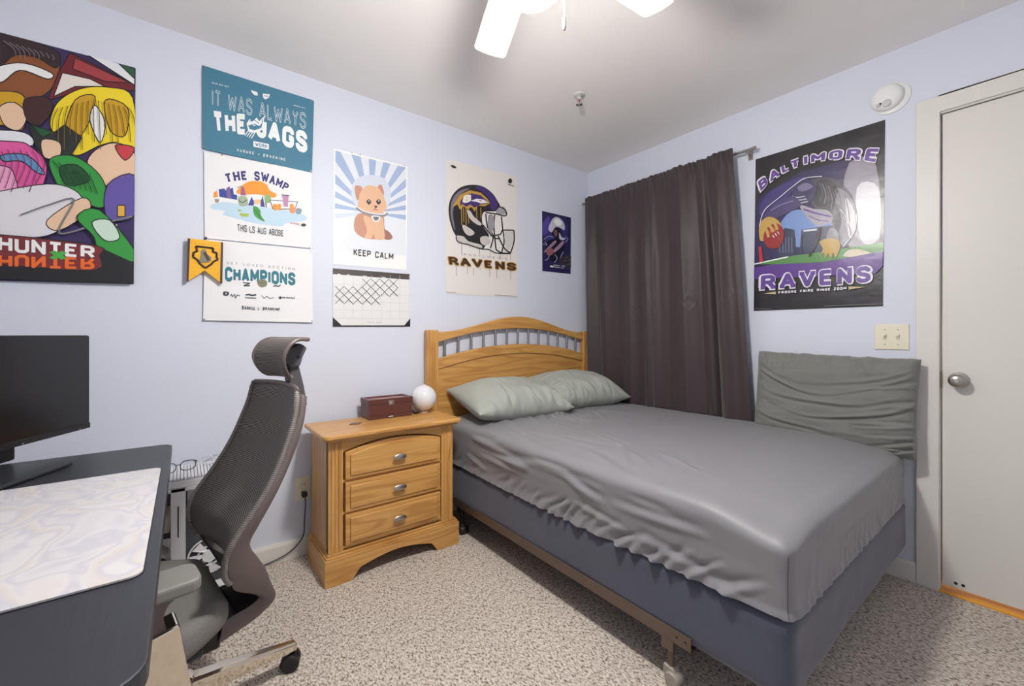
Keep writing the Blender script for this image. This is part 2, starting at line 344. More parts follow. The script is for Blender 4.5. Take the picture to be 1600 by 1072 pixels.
# ------------------------------------------------------------------ headboard
hb = thing('headboard', 'honey oak arched headboard with thin metal spindles', 'headboard', (-.75, -.055, 0))
HX0, HX1 = -1.467, -.030
for x0, x1 in ((HX0, HX0 + .078), (HX1 - .078, HX1)):
    p = MB().box((x0, -.056, 0), (x1, -.015, 1.146)).build('post', OAKZ, hb, bevel=.006)
    for i in range(3): MB().box((x0 + .018 + i * .016, -.0585, .35), (x0 + .024 + i * .016, -.0555, 1.13)).build('reed', OAKZ, p, bevel=.002)
def arch(a, b, rise):                     # parabola-like arch: z at x
    c = (HX0 + HX1) / 2; hw = (HX1 - HX0) / 2 - .078
    return lambda x: a + rise * (1 - min(1, abs(x - c) / hw) ** 2.0)
topz = lambda x: 1.135 + .110 * (.5 + .5 * math.cos(min(1, abs(x + .7485) / .64) * PI))
z1 = arch(1.070, 0, .092); z2 = arch(.970, 0, .083); z3 = arch(.905, 0, .083)
def band(lo, hi, y0, y1, mt, name, nseg=40, bev=.006):
    xs = [HX0 + .07 + (HX1 - HX0 - .14) * i / nseg for i in range(nseg + 1)]
    pts = [(x, lo(x)) for x in xs] + [(x, hi(x)) for x in reversed(xs)]
    return MB().prism(pts, 1, y0, y1).build(name, mt, hb, bevel=bev)
band(z1, topz, -.050, -.018, OAKX, 'top_rail')
band(z3, z2, -.050, -.018, OAKX, 'middle_rail')
band(lambda x: .40, lambda x: z3(x) + .01, -.040, -.024, OAKX, 'panel', bev=0)
MB().box((HX0 + .07, -.047, .36), (HX1 - .07, -.020, .70)).build('bottom_rail', OAKX, hb, bevel=.006)
GREYMET = mat('spindle_metal', rgb(148, 146, 150), .4, metal=.6)
for i in range(13):
    x = -1.337 + i * (1.337 - .181) / 12
    MB().tube([(x, -.034, z2(x) - .01), (x, -.034, z1(x) + .01)], .0088, 10).build('spindle', GREYMET, hb, smooth=True)

# ------------------------------------------------------------------ metal bed frame
BX0, BX1, BY0, BY1 = -1.385, -.030, -.095, -1.94      # box spring footprint
fr = thing('metal_bedstead', 'brown steel bed frame rails on caster legs', 'bed frame', (-.7, -1.0, 0))
for x, s in ((BX0 - .004, 1), (BX1 + .002, -1)):
    r = MB().box((x - .0035 * s, -.10, .148), (x, -1.672, .190)).box((x, -.10, .1445), (x + .032 * s, -1.672, .148)).build('side_rail', STEEL, fr)
    if s > 0:
        for y in (-1.655, -1.625): MB().lathe([(.0035, -.0045), (.0035, .001)], (x, y, .170), axis=0, n=8).build('bolt_hole', SLOT, r)
for y in (-.55, -1.593): MB().box((BX0 + .02, y - .016, .130), (BX1 - .02, y + .016, .1445)).build('cross_bar', STEEL, fr)
CAST = mat('caster_taupe', rgb(158, 150, 140), .45)
for x in (-1.372, -.04):
    for y in (-.30, -1.593):
        dark = BLACKP if y > -1 else STEEL
        l = MB().tube([(x, y, .145), (x, y, .045)], .0105, 12).build('leg', dark, fr, smooth=True)
        MB().box((x - .022, y - .02, .115), (x - .014, y + .02, .150)).build('leg_bracket', dark, l)
        cm = BLACKP if y > -1 else CAST
        hd = MB().prism([(y - .026, .010), (y - .030, .030), (y - .016, .056), (y + .018, .060), (y + .020, .030), (y + .006, .010)], 0, x - .016, x + .016).build('caster_hood', cm, l, bevel=.004)
        MB().lathe([(.020, -.024), (.0235, -.020), (.0235, .020), (.020, .024)], (x, y - .012, .0235), axis=0, n=24).build('caster_wheel', cm, l, smooth=True)

# ------------------------------------------------------------------ soft blocks
def rounded_block(x0, x1, y0, y1, z0, z1, r, cell, fn=None, bottom=True):
    """box surface grid, edges rounded with radius r, fn moves each vertex (p, n) -> p"""
    bm = bmesh.new(); key = {}
    def gv(p):
        k = tuple(round(c, 5) for c in p)
        if k not in key: key[k] = bm.verts.new(p)
        return key[k]
    def axis(a, b): n = max(2, round((b - a) / cell)); return [a + (b - a) * i / n for i in range(n + 1)]
    X, Y, Zs = axis(x0, x1), axis(y0, y1), axis(z0, z1)
    def face(A, B, mk, flip):
        for i in range(len(A) - 1):
            for j in range(len(B) - 1):
                q = [mk(A[i], B[j]), mk(A[i + 1], B[j]), mk(A[i + 1], B[j + 1]), mk(A[i], B[j + 1])]
                if flip: q.reverse()
                bm.faces.new([gv(p) for p in q])
    face(X, Y, lambda a, b: (a, b, z1), False)
    if bottom: face(X, Y, lambda a, b: (a, b, z0), True)
    face(X, Zs, lambda a, b: (a, y0, b), False); face(X, Zs, lambda a, b: (a, y1, b), True)
    face(Y, Zs, lambda a, b: (x0, a, b), True); face(Y, Zs, lambda a, b: (x1, a, b), False)
    for v in bm.verts:
        p = v.co; q = Vector((min(max(p.x, x0 + r), x1 - r), min(max(p.y, y0 + r), y1 - r), min(max(p.z, z0 + (r if bottom else 0)), z1 - r)))
        d = p - q
        n = d.normalized() if d.length > 1e-9 else Vector((0, 0, 1))
        np_ = q + n * r
        v.co = fn(np_, n) if fn else np_
    return bm
def bm_obj(bm, name, m, parent=None, origin=None):
    me = bpy.data.meshes.new(name); o = bpy.data.objects.new(name, me); COL.objects.link(o)
    off = Vector(origin) if origin else Vector((0, 0, 0))
    if parent: o.parent = parent; off = parent.location.copy()
    elif origin: o.location = off
    for v in bm.verts: v.co -= off
    bmesh.ops.recalc_face_normals(bm, faces=bm.faces)
    bm.to_mesh(me); bm.free(); me.materials.append(m)
    me.polygons.foreach_set('use_smooth', [True] * len(me.polygons))
    return o

def box_fn(p, n):
    sag = -.004 * fbm(p.x * 3, p.y * 3, p.z * 6)
    if n.z > .5: sag *= .3
    return p + n * sag
bx = thing('box_spring', 'slate blue upholstered box spring under the mattress', 'box spring', (-.7, -1.02, .15))
bm_obj(rounded_block(BX0, BX1, BY1, BY0, .150, .384, .040, .016, box_fn), 'box', BOXM, bx)

MX0, MX1, MY0, MY1, MZ0, MZ1 = -1.386, -.045, -.088, -1.939, .382, .634
rs = random.Random(11)
def segd(px, py, a, b):
    dx, dy = b[0] - a[0], b[1] - a[1]; L2 = dx * dx + dy * dy
    t = max(0, min(1, ((px - a[0]) * dx + (py - a[1]) * dy) / L2))
    d = ((px - a[0] - t * dx) * dy - (py - a[1] - t * dy) * dx)
    e = math.hypot(px - a[0] - t * dx, py - a[1] - t * dy)
    return math.copysign(e, d), t
def fold(px, py, F):
    """sum of creases: each a ridge with a valley on one side, fading at both ends"""
    o = 0.0
    for a, b, wd, am in F:
        if abs(px - (a[0] + b[0]) / 2) > abs(a[0] - b[0]) / 2 + 4 * wd or abs(py - (a[1] + b[1]) / 2) > abs(a[1] - b[1]) / 2 + 4 * wd: continue
        e, t = segd(px, py, a, b); f = 4 * t * (1 - t) if am > 0 else (1 - t) ** .7 * min(1, t * 12 + .4)
        o += abs(am) * f * (math.exp(-(e / wd) ** 2) - .8 * math.exp(-((e - 1.9 * wd) / wd) ** 2))
    return o
SIDE = []                                        # (y, z) creases on the long side: hem puckers, then long soft drags
for k in range(34):
    y0 = -.22 - 1.58 * k / 34 + rs.uniform(-.02, .02); mid = smooth01((-y0 - .5) / .5)
    SIDE.append(((y0, MZ0 - .02), (y0 - rs.uniform(.06, .17), MZ0 + rs.uniform(.035, .085) * (.6 + .5 * mid)), rs.uniform(.008, .013), -rs.uniform(.006, .012) * (.5 + .7 * mid)))
for k in range(16):
    y0 = rs.uniform(-1.55, -.12); z0 = MZ0 + rs.uniform(.05, .21); l = rs.uniform(.18, .42)
    SIDE.append(((y0, z0), (y0 - l, z0 + rs.uniform(-.06, .03)), rs.uniform(.009, .016), rs.uniform(.004, .008)))
TOPF = []                                        # (x, y) creases on the top, gathered in front of the pillows
for k in range(30):
    cx, cy = rs.gauss(-.74, .20), rs.gauss(-.53, .09); a = rs.gauss(math.radians(65), .55); l = rs.uniform(.06, .2)
    TOPF.append(((cx - l * math.cos(a), cy - l * math.sin(a)), (cx + l * math.cos(a), cy + l * math.sin(a)), rs.uniform(.011, .018), rs.uniform(.004, .010)))
for k in range(16):
    cx, cy = rs.uniform(-1.32, -1.0), rs.uniform(-1.5, -.3); a = rs.gauss(math.radians(78), .3); l = rs.uniform(.12, .3)
    TOPF.append(((cx - l * math.cos(a), cy - l * math.sin(a)), (cx + l * math.cos(a), cy + l * math.sin(a)), rs.uniform(.012, .020), rs.uniform(.004, .008)))
for k in range(10):
    cx, cy = rs.uniform(-.9, -.2), rs.uniform(-1.6, -.5); a = rs.uniform(0, PI); l = rs.uniform(.06, .22)
    TOPF.append(((cx - l * math.cos(a), cy - l * math.sin(a)), (cx + l * math.cos(a), cy + l * math.sin(a)), rs.uniform(.012, .022), rs.uniform(.001, .0022)))
FOOTF = []
for k in range(16):
    x0 = MX0 + .08 + 1.2 * k / 16 + rs.uniform(-.03, .03)
    FOOTF.append(((x0, MZ0 - .02), (x0 + rs.uniform(-.02, .09), MZ0 + rs.uniform(.06, .16)), rs.uniform(.010, .018), -rs.uniform(.002, .0045)))
for k in range(8):
    x0 = rs.uniform(MX0 + .1, MX1 - .2); z0 = MZ0 + rs.uniform(.08, .22); l = rs.uniform(.1, .3)
    FOOTF.append(((x0, z0), (x0 + l, z0 + rs.uniform(-.03, .05)), .014, rs.uniform(.002, .003)))
def sheet_fn(p, n):
    x, y, z = p; o = 0.0
    side = smooth01((-n.x - .25) / .5); foot = smooth01((-n.y - .25) / .5); top = smooth01((n.z - .3) / .5)
    s = max(0.0, min(1.0, (z - MZ0) / (MZ1 - MZ0)))
    if side > 0: o += side * (fold(y, z, SIDE) + .007 * fbm(y * 1.6, s * 1.2, 7, 2) * (1 - abs(2 * s - 1)))
    if foot > 0: o += foot * (fold(x, z, FOOTF) + .004 * fbm(x * 2, s, 4, 2))
    if top > 0: o += top * (fold(x, y, TOPF) + .006 * fbm(x * 1.7 + .5 * y, y * 1.2, 11, 2))
    # corners of a soft mattress drop and pull in a little
    cl = smooth01((x - MX0) / .22); cf = smooth01((y - MY1) / .26); cr = smooth01((MX1 - x) / .15)
    drop = .030 * (1 - cl) * (1 - cf) + .020 * (1 - cl) * cf + .026 * (1 - cf) + .008 * (1 - cr)
    p = p + n * o
    p.z -= drop * s
    hem = smooth01(1 - s / .10)
    if n.x < -.5: p.z -= hem * (.002 + .012 * math.sin(max(0, min(1, (-y - .3) / 1.5)) * PI)); p.x -= hem * .006
    if n.y < -.5: p.z -= hem * .003; p.y -= hem * .006
    # seam ridge down the near corner
    dc = ((x - MX0 - .012) ** 2 + (y - MY1 - .012) ** 2) ** .5
    if dc < .035: p += Vector((-.7, -.7, .5 * s)).normalized() * .012 * (1 - dc / .035) ** .8 * s
    return p
mt = thing('mattress', 'thick mattress in a wrinkled grey fitted sheet', 'mattress', (-.7, -1.0, .384))
SEAMP = []
for k in range(22):
    nn = Vector((-.7071, -.7071, 0)); SEAMP.append(sheet_fn(Vector((MX0 + .05, MY1 + .05, MZ0 + .004 + (MZ1 - MZ0 - .054) * k / 21)) + nn * .05, nn) + nn * .0008)
bm_obj(rounded_block(MX0, MX1, MY1, MY0, MZ0, MZ1, .050, .0066, sheet_fn, False), 'fitted_sheet', SHEET, mt)
MB().tube(SEAMP, .0011, 6).build('corner_seam', mat('seam_grey', rgb(92, 91, 96), .7), mt, smooth=True)

def pillow(name, label, size, m, loc, rot, fn, group, pinch=.10, nu=64, nv=44, edge=.006):
    """two sewn faces meeting in a seam; local x width, y depth, z thickness"""
    W, D, T = size; bm = bmesh.new(); top = {}; bot = {}
    for j in range(nv + 1):
        for i in range(nu + 1):
            u = -1 + 2 * i / nu; v = -1 + 2 * j / nv
            u = math.sin(u * PI / 2) * .5 + u * .5; v = math.sin(v * PI / 2) * .5 + v * .5
            x = W / 2 * u * (1 - pinch * (1 - v * v) * abs(u) ** 3 * -.0 - pinch * (1 - abs(v) ** 2) * abs(u) ** 2 * .5)
            y = D / 2 * v * (1 - pinch * (1 - abs(u) ** 2) * abs(v) ** 2 * .5)
            h = T / 2 * (max(0, 1 - abs(u) ** 2.6) ** .55) * (max(0, 1 - abs(v) ** 2.4) ** .55)
            on = i in (0, nu) or j in (0, nv)
            for d, s in ((top, 1), (bot, -1)):
                if on and s < 0: bot[i, j] = top[i, j]; continue
                d[i, j] = bm.verts.new(fn(Vector((x, y, s * h)), u, v, s))
    for j in range(nv):
        for i in range(nu):
            bm.faces.new([top[i, j], top[i + 1, j], top[i + 1, j + 1], top[i, j + 1]])
            bm.faces.new([bot[i, j], bot[i, j + 1], bot[i + 1, j + 1], bot[i + 1, j]])
    bmesh.ops.recalc_face_normals(bm, faces=bm.faces)
    me = bpy.data.meshes.new(name); bm.to_mesh(me); bm.free(); me.materials.append(m)
    me.polygons.foreach_set('use_smooth', [True] * len(me.polygons))
    o = bpy.data.objects.new(name, me); COL.objects.link(o); o.location = loc; o.rotation_euler = rot
    return tag(o, label, 'pillow', group)
def bedpillow_fn(seed, dirn):
    r_ = random.Random(seed); F = []
    for k in range(15):
        u0 = r_.uniform(-.75, .92) if k % 3 else dirn * r_.uniform(.4, .92); F.append(((u0, -1.02), (u0 + r_.uniform(-.28, .06), -.2 + r_.uniform(-.45, .25)), r_.uniform(.030, .052), -r_.uniform(.008, .019)))
    for k in range(8):
        v0 = r_.uniform(-.8, .6); F.append(((dirn * 1.0, v0), (dirn * r_.uniform(.35, .7), v0 + r_.uniform(-.1, .3)), r_.uniform(.032, .055), -r_.uniform(.006, .014)))
    for k in range(6):
        cu, cv = r_.uniform(-.4, .7), r_.uniform(-.5, .3); F.append(((cu, cv), (cu + r_.uniform(-.3, .1), cv + r_.uniform(.2, .5)), r_.uniform(.03, .06), r_.uniform(.003, .006)))
    def fn(p, u, v, s):
        k = .010 * fbm(u * 1.6 + seed, v * 1.6, seed, 2)
        if s > 0: k += fold(u, v, F)
        p.z += k * (1 - max(abs(u), abs(v)) ** 8)
        p.y += .012 * fbm(u * 3, seed, v) * abs(v) ** 3
        return p
    return fn
PG = 'pillows on the bed'
pillow('bed_pillow', 'pale grey-green pillow at the headboard, nearer the nightstand', (.69, .42, .235), PILLOWM, (-1.010, -.285, .722), (math.radians(13), math.radians(2), math.radians(-3)), bedpillow_fn(2, 1), PG, nu=170, nv=110)
pillow('bed_pillow', 'pale grey-green pillow at the headboard, beside the curtain', (.655, .42, .235), PILLOWM, (-.432, -.280, .738), (math.radians(14), math.radians(1), math.radians(-7)), bedpillow_fn(8, -1), PG, nu=170, nv=110)
r_ = random.Random(3); WPF = []
for k in range(16):
    v0 = r_.uniform(-.9, .5); WPF.append(((1.0, v0), (r_.uniform(.2, .7), v0 - r_.uniform(.05, .25)), r_.uniform(.018, .035), -r_.uniform(.005, .010)))
for k in range(8):
    u0 = r_.uniform(-.8, .6); WPF.append(((u0, 1.0), (u0 + r_.uniform(-.15, .1), .45), r_.uniform(.02, .03), -r_.uniform(.003, .006)))
def wallpillow_fn(p, u, v, s):
    # block-like pillow pulled into swags between its upper corners
    W, D, T = .655, .455, .15
    p.z = s * T / 2 * (max(0, 1 - abs(u) ** 7) ** .5) * (max(0, 1 - abs(v) ** 6) ** .5)
    if s > 0:
        k = fold(u, v, WPF)
        for c, a, wd, l in ((.74, .46, .035, .6), (.60, .52, .030, 1.25), (.22, .38, .040, .6), (-.02, .42, .030, .9), (-.40, .36, .040, .55)):
            line = c - a * (1 - (u + .05) ** 2) + .03 * math.sin(u * 5 + c * 9)
            d = (v - line) / wd; env = (1 - abs(u) ** 3) * (.55 + .45 * math.sin(u * 2.5 + c * 7))
            k += l * env * (-.018 * math.exp(-d * d) + .012 * math.exp(-(d - 1.7) ** 2))
        k += .006 * fbm(u * 2, v * 3, 2)
        k += .004 * smooth01((v - .55) / .4) * math.sin(u * 30 + 4 * noise.noise(Vector((u * 5, 0, 0))))
        p.z += k
    p.y += .006 * fbm(u * 5, v * 2, 9) * smooth01((abs(v) - .5) / .5)
    return p
# stands on edge against the wall: local x -> -y world, local y -> up, local z -> into the room
wp = pillow('wall_pillow', 'large dark grey pillow with swagged folds standing against the wall by the door', (.655, .44, .15), PILLOWG, (-.094, -1.660, .800), (0, 0, 0), wallpillow_fn, PG, pinch=.03, nu=150, nv=120)
Mx = Matrix(((0, 0, -1), (-1, 0, 0), (0, 1, 0)))
wp.rotation_euler = (Mx @ Matrix.Rotation(math.radians(-1.5), 3, 'Z') @ Matrix.Rotation(math.radians(-5), 3, 'X')).to_euler()

# ------------------------------------------------------------------ curtains and rod
rod = thing('curtain_rod', 'thin silver curtain rod over the window', 'curtain rod', (-.06, -.65, 2.175))
MB().tube([(-.06, -.012, 2.175), (-.06, -1.285, 2.175)], .0075, 12).build('rod', NICKEL, rod, smooth=True)
for y in (-.010, -1.30):
    f = MB().lathe([(.0, -.016), (.010, -.014), (.011, .002), (.0085, .014)], (-.06, y + (.0 if y < -1 else 0), 2.175), axis=1, n=14).build('finial', NICKEL, rod, smooth=True)
for y in (-.035, -1.262):
    MB().box((-.062, y - .006, 2.160), (0, y + .006, 2.167)).box((-.004, y - .012, 2.135), (0, y + .012, 2.195)).build('bracket', NICKEL, rod)
def curtain(label, ytop0, ytop1, ybot0, ybot1, folds, zbot, seed, xoff, creases):
    nu, nv = 260, 150
    def fn(u, v):
        z = 2.205 - v * (2.205 - zbot)
        y = (ytop0 + (ytop1 - ytop0) * u) * (1 - v) + (ybot0 + (ybot1 - ybot0) * u) * v
        d = 0.0
        for c, wd, a in folds:
            t = (u - c - .010 * math.sin(v * 3 + seed + c * 20)) / wd
            d += 1.55 * a * math.exp(-abs(t) ** 1.5) * (.30 + .70 * smooth01(v / .4))
        d += .007 * math.sin(u * 11 + seed + .5 * v) * (.4 + .6 * v)
        g2 = smooth01((z - 2.06) / .13)
        d += .0055 * g2 * math.sin(u * 80 + 5 * noise.noise(Vector((u * 9, seed, 0))))
        z2 = z + (.006 * noise.noise(Vector((u * 30, seed, 2))) if v < .02 else 0)
        # packing creases across the middle
        for cu, cz, h_ in creases:
            e = abs(u - cu) / .07 + abs(z - cz) / .055
            d += .0035 * h_ * (max(0, 1 - abs(e - 1) * 5) if e < 1.3 else 0)
        d += .0025 * fbm(u * 5, v * 6, seed)
        y += .006 * math.sin(v * 5 + seed) * v
        k = .16 + .84 * smooth01((z - .580) / .05)
        return (-.006 - (-xoff - .006 + d) * k, y, z2)
    o = MB().grid(fn, nu, nv).build('curtain', CURT, None, smooth=180, thick=.0015)
    return tag(o, label, 'curtain', 'dark curtains on one rod')
curtain('dark brown satin curtain panel next to the headboard corner', -.050, -.655, -.088, -.700, [(.06, .05, .022), (.17, .035, -.014), (.30, .07, .018), (.50, .08, -.014), (.68, .06, .014), (.90, .06, .018)], .45, 1.0, -.080, [(.30, 1.27, .7), (.75, 1.26, .7)])
curtain('dark brown satin curtain panel next to the black football poster', -.640, -1.196, -.675, -1.325, [(.04, .04, .018), (.22, .07, -.012), (.40, .06, .016), (.58, .05, -.014), (.70, .028, -.026), (.82, .06, .026), (.96, .05, .006)], .45, 4.0, -.086, [(.04, 1.29, .7), (.46, 1.32, 1.0), (.85, 1.36, .8), (.36, .74, .7), (.56, .72, .7)])

# ------------------------------------------------------------------ nightstand
ns = thing('nightstand', 'honey oak three-drawer nightstand between chair and bed', 'nightstand', (-1.785, -.20, 0))
NX0, NX1 = -2.106, -1.476; NF = -.375; NB = -.062
def rrect(x0, x1, y0, y1, r, n=5, back=True):
    pts = []
    for cx, cy, s, rr_ in ((x1 - r, y1 - .004, 0, 0), (x0 + r, y1 - .004, 90, 0), (x0 + r, y0 + r, 180, r), (x1 - r, y0 + r, 270, r)):
        if rr_ == 0: pts.append((x1 if s == 0 else x0, y1)); continue
        for k in range(n + 1): t = math.radians(s + 90 * k / n); pts.append((cx + r * math.cos(t), cy + r * math.sin(t)))
    return pts
tp = MB()
tp.prism(rrect(NX0 - .034, NX1 + .034, NF - .048, NB + .002, .030), 2, .655, .676)
tp.build('top', OAKX, ns, bevel=.007, seg=3)
MB().prism(rrect(NX0 - .018, NX1 + .018, NF - .028, NB, .012), 2, .643, .656).build('top_moulding', OAKX, ns, bevel=.004)
MB().box((NX0, NF + .012, .06), (NX0 + .018, NB, .645)).build('side_panel', OAKZ, ns)
MB().box((NX1 - .018, NF + .012, .06), (NX1, NB, .645)).build('side_panel', OAKZ, ns)
MB().box((NX0 + .018, NB - .01, .06), (NX1 - .018, NB, .645)).build('back_panel', OAKX, ns)
for x0, x1 in ((NX0, -2.042), (-1.543, NX1)):
    p = MB().box((x0, NF, .12), (x1, NF + .03, .644)).build('pilaster', OAKZ, ns, bevel=.002)
    for i in range(3): MB().box((x0 + .012 + i * .0165, NF - .0035, .14), (x0 + .020 + i * .0165, NF + .002, .632)).build('reed', OAKZ, p, bevel=.002)
ctr = -1.7925
dtop = lambda x: .583 + .036 * (1 - ((x - ctr) / .24) ** 2)
N = 24; xs = [-2.042 + (.499) * i / N for i in range(N + 1)]
MB().prism([(x, dtop(x) + .006) for x in xs] + [(-1.543, .644), (-2.042, .644)], 1, NF + .004, NF + .022).build('top_rail', OAKX, ns)
for z in (.451, .305, .150): MB().box((-2.042, NF + .008, z - .006), (-1.543, NF + .03, z + .006)).build('divider', OAKX, ns)
MB().box((-2.042, NF + .03, .12), (-1.543, NF + .04, .60)).build('carcass_panel', OAKX, ns)
for z0, z1, arc in ((.459, .583, True), (.311, .446, False), (.158, .299, False)):
    dx0, dx1 = -2.033, -1.552
    if arc: xs = [dx0 + (dx1 - dx0) * i / N for i in range(N + 1)]; out = [(dx0, z0), (dx1, z0)] + [(x, dtop(x)) for x in reversed(xs)]
    else: out = [(dx0, z0), (dx1, z0), (dx1, z1), (dx0, z1)]
    cx, cz = sum(p[0] for p in out) / len(out), (z0 + z1) / 2
    d = MB().prism(out, 1, NF - .006, NF + .02).build('drawer', OAKX, ns, bevel=.003)
    if arc: inn = [(dx0 + .020, z0 + .016), (dx1 - .020, z0 + .016)] + [(x, dtop(x) - .018) for x in [dx1 - .020 - (dx1 - dx0 - .040) * i / N for i in range(N + 1)]]
    else: inn = [(dx0 + .020, z0 + .016), (dx1 - .020, z0 + .016), (dx1 - .020, z1 - .016), (dx0 + .020, z1 - .016)]
    MB().prism(inn, 1, NF - .0135, NF - .004).build('raised_panel', OAKX, d, bevel=.006, seg=3)
    kz_ = (z0 + z1) / 2 + (.006 if arc else 0)
    m = MB(); kc = (-1.785, NF - .013, kz_)
    m.lathe([(.005, 0), (.006, -.012), (.008, -.015)], kc, axis=1, n=14)
    m.grid(lambda u, v: (kc[0] + .034 * math.sin(v * PI) ** .8 * math.cos(u * 2 * PI) if 0 < v < 1 else kc[0], kc[1] - .013 - .014 * v, kc[2] + .0155 * math.sin(v * PI) ** .8 * math.sin(u * 2 * PI) if 0 < v < 1 else kc[2]), 24, 8)
    m.build('knob', NICKEL, d, smooth=60)
# plinth with arched apron
px0, px1, pf = NX0 - .018, NX1 + .035, NF - .016
px1 = NX1 + .030
ap = [(px0, 0), (-2.004, 0)] + [(-2.004 + t * .05, .052 * math.sin(t * PI / 2)) for t in (.25, .5, .75, 1)] + [(-1.954 + .33 * t, .052 + .026 * math.sin(t * PI)) for t in (.1, .2, .3, .4, .5, .6, .7, .8, .9, 1)] + [(-1.624 + t * .05, .052 * math.cos(t * PI / 2)) for t in (.25, .5, .75, 1)] + [(px1, 0), (px1, .108), (px0, .108)]
MB().prism(ap, 1, pf, pf + .020).build('apron', OAKX, ns, bevel=.002)
for x0, x1 in ((px0, px0 + .02), (px1 - .02, px1)): MB().box((x0, pf + .02, 0), (x1, NB, .108)).build('plinth_side', OAKY, ns)
m = MB()
for z0, z1, o in ((.108, .118, .000), (.118, .128, .006), (.128, .138, .013)):
    m.box((px0 + o, pf + o, z0), (px1 - o, NB, z1))
m.build('plinth_moulding', OAKX, ns, bevel=.003)

# things on the nightstand
wb = thing('watch_box', 'reddish-brown leather watch box with a glass lid on the nightstand', 'box', (-1.72, -.1520, .676))
a = math.radians(1.5)
MB().box((-1.860, -.1870, .676), (-1.622, -.0620, .752)).build('body', MAHOG, wb, bevel=.002)
MB().box((-1.860, -.1870, .696), (-1.622, -.1875, .6975)).build('drawer_line', SLOT, wb)
ld = MB()
ld.box((-1.862, -.1890, .754), (-1.620, -.1720, .780)).box((-1.862, -.0770, .754), (-1.620, -.0600, .780)).box((-1.862, -.1720, .754), (-1.845, -.0770, .780)).box((-1.637, -.1720, .754), (-1.620, -.0770, .780))
lid = ld.build('lid', MAHOG, wb, fix=False)
MB().box((-1.845, -.1720, .770), (-1.637, -.0770, .773)).build('glass', mat('lid_glass', rgb(196, 170, 168), .08, spec=.8), lid)
MB().box((-1.759, -.1935, .746), (-1.727, -.1880, .770)).build('clasp', NICKEL, wb, bevel=.002)
MB().box((-1.751, -.1955, .752), (-1.740, -.1930, .766)).build('clasp_tongue', CHROME, wb, bevel=.001)
MB().box((-1.757, -.1920, .683), (-1.733, -.1870, .687)).build('drawer_pull', WHITEP, wb, bevel=.001)
gl = thing('glass_globe', 'small white glass globe beside the headboard post', 'globe', (-1.530, -.138, .676))
GLASSW = mat('milky_glass', rgb(226, 226, 232), .12, spec=.6, coat=.6, var=.06, vscale=12)
MB().lathe([(.024, 0), (.024, .006), (.020, .009)], (-1.530, -.138, .676), n=24).build('base', mat('globe_base', rgb(230, 215, 205), .4), gl, smooth=True)
MB().lathe([(max(1e-7, .073 * math.sin(PI * i / 24)) if 0 < i < 24 else 0, 0.0775 - .073 * math.cos(PI * i / 24)) for i in range(25)], (-1.530, -.138, .680), n=40).build('globe', GLASSW, gl, smooth=True)
MB().lathe([(.013, .1495), (.013, .1525), (0, .1525)], (-1.530, -.138, .680), n=20).build('cap', WHITEP, gl, smooth=True)
cn = thing('charging_cable', 'short black cable with a plug by the globe', 'cable', (-1.60, -.10, .676))
MB().tube(catmull([(-1.572, -.066, .684), (-1.575, -.08, .681), (-1.572, -.11, .6795), (-1.578, -.142, .680)], 5, False), .0025, 6).build('wire', BLACKP, cn, smooth=True)
MB().box((-1.600, -.168, .676), (-1.572, -.142, .686)).build('connector', BLACKP, cn, bevel=.002)
m = MB().prism([(-1.975, -.235), (-1.930, -.250), (-1.905, -.215), (-1.950, -.200)], 2, .676, .6785)
tag(m.build('dark_card', mat('card_brown', rgb(112, 84, 62), .5)), 'small dark flat card lying on the nightstand top', 'card')

# ------------------------------------------------------------------ desk
dk = thing('desk', 'black wood-grain desk with rounded corners', 'desk', (-3.0, -1.1, 0))
DX0, DX1, DB, DF, DT = -3.36, -2.643, -.468, -1.745, .740
out = []
for cx, cy, s, r in ((DX1 - .035, DB - .035, 0, .035), (DX0 + .035, DB - .035, 90, .035), (DX0 + .035, DF + .035, 180, .035), (DX1 - .045, DF + .045, 270, .045)):
    for k in range(7): t = math.radians(s + 15 * k); out.append((cx + r * math.cos(t), cy + r * math.sin(t)))
MB().prism(out, 2, DT - .026, DT).build('desk_top', DESKM, dk, bevel=.003)
for y in (-.72, -1.50):
    l = MB().box((-3.07, y - .035, .03), (-2.96, y + .035, DT - .05)).build('leg', BLACKP, dk, bevel=.004)
    MB().box((-3.32, y - .04, .0), (-2.72, y + .04, .03)).build('foot', BLACKP, l, bevel=.006)
    MB().box((-3.28, y - .03, DT - .05), (-2.76, y + .03, DT - .026)).build('support_arm', BLACKP, l)
MB().box((-3.04, -1.47, .64), (-2.99, -.75, .70)).build('cross_beam', BLACKP, dk)

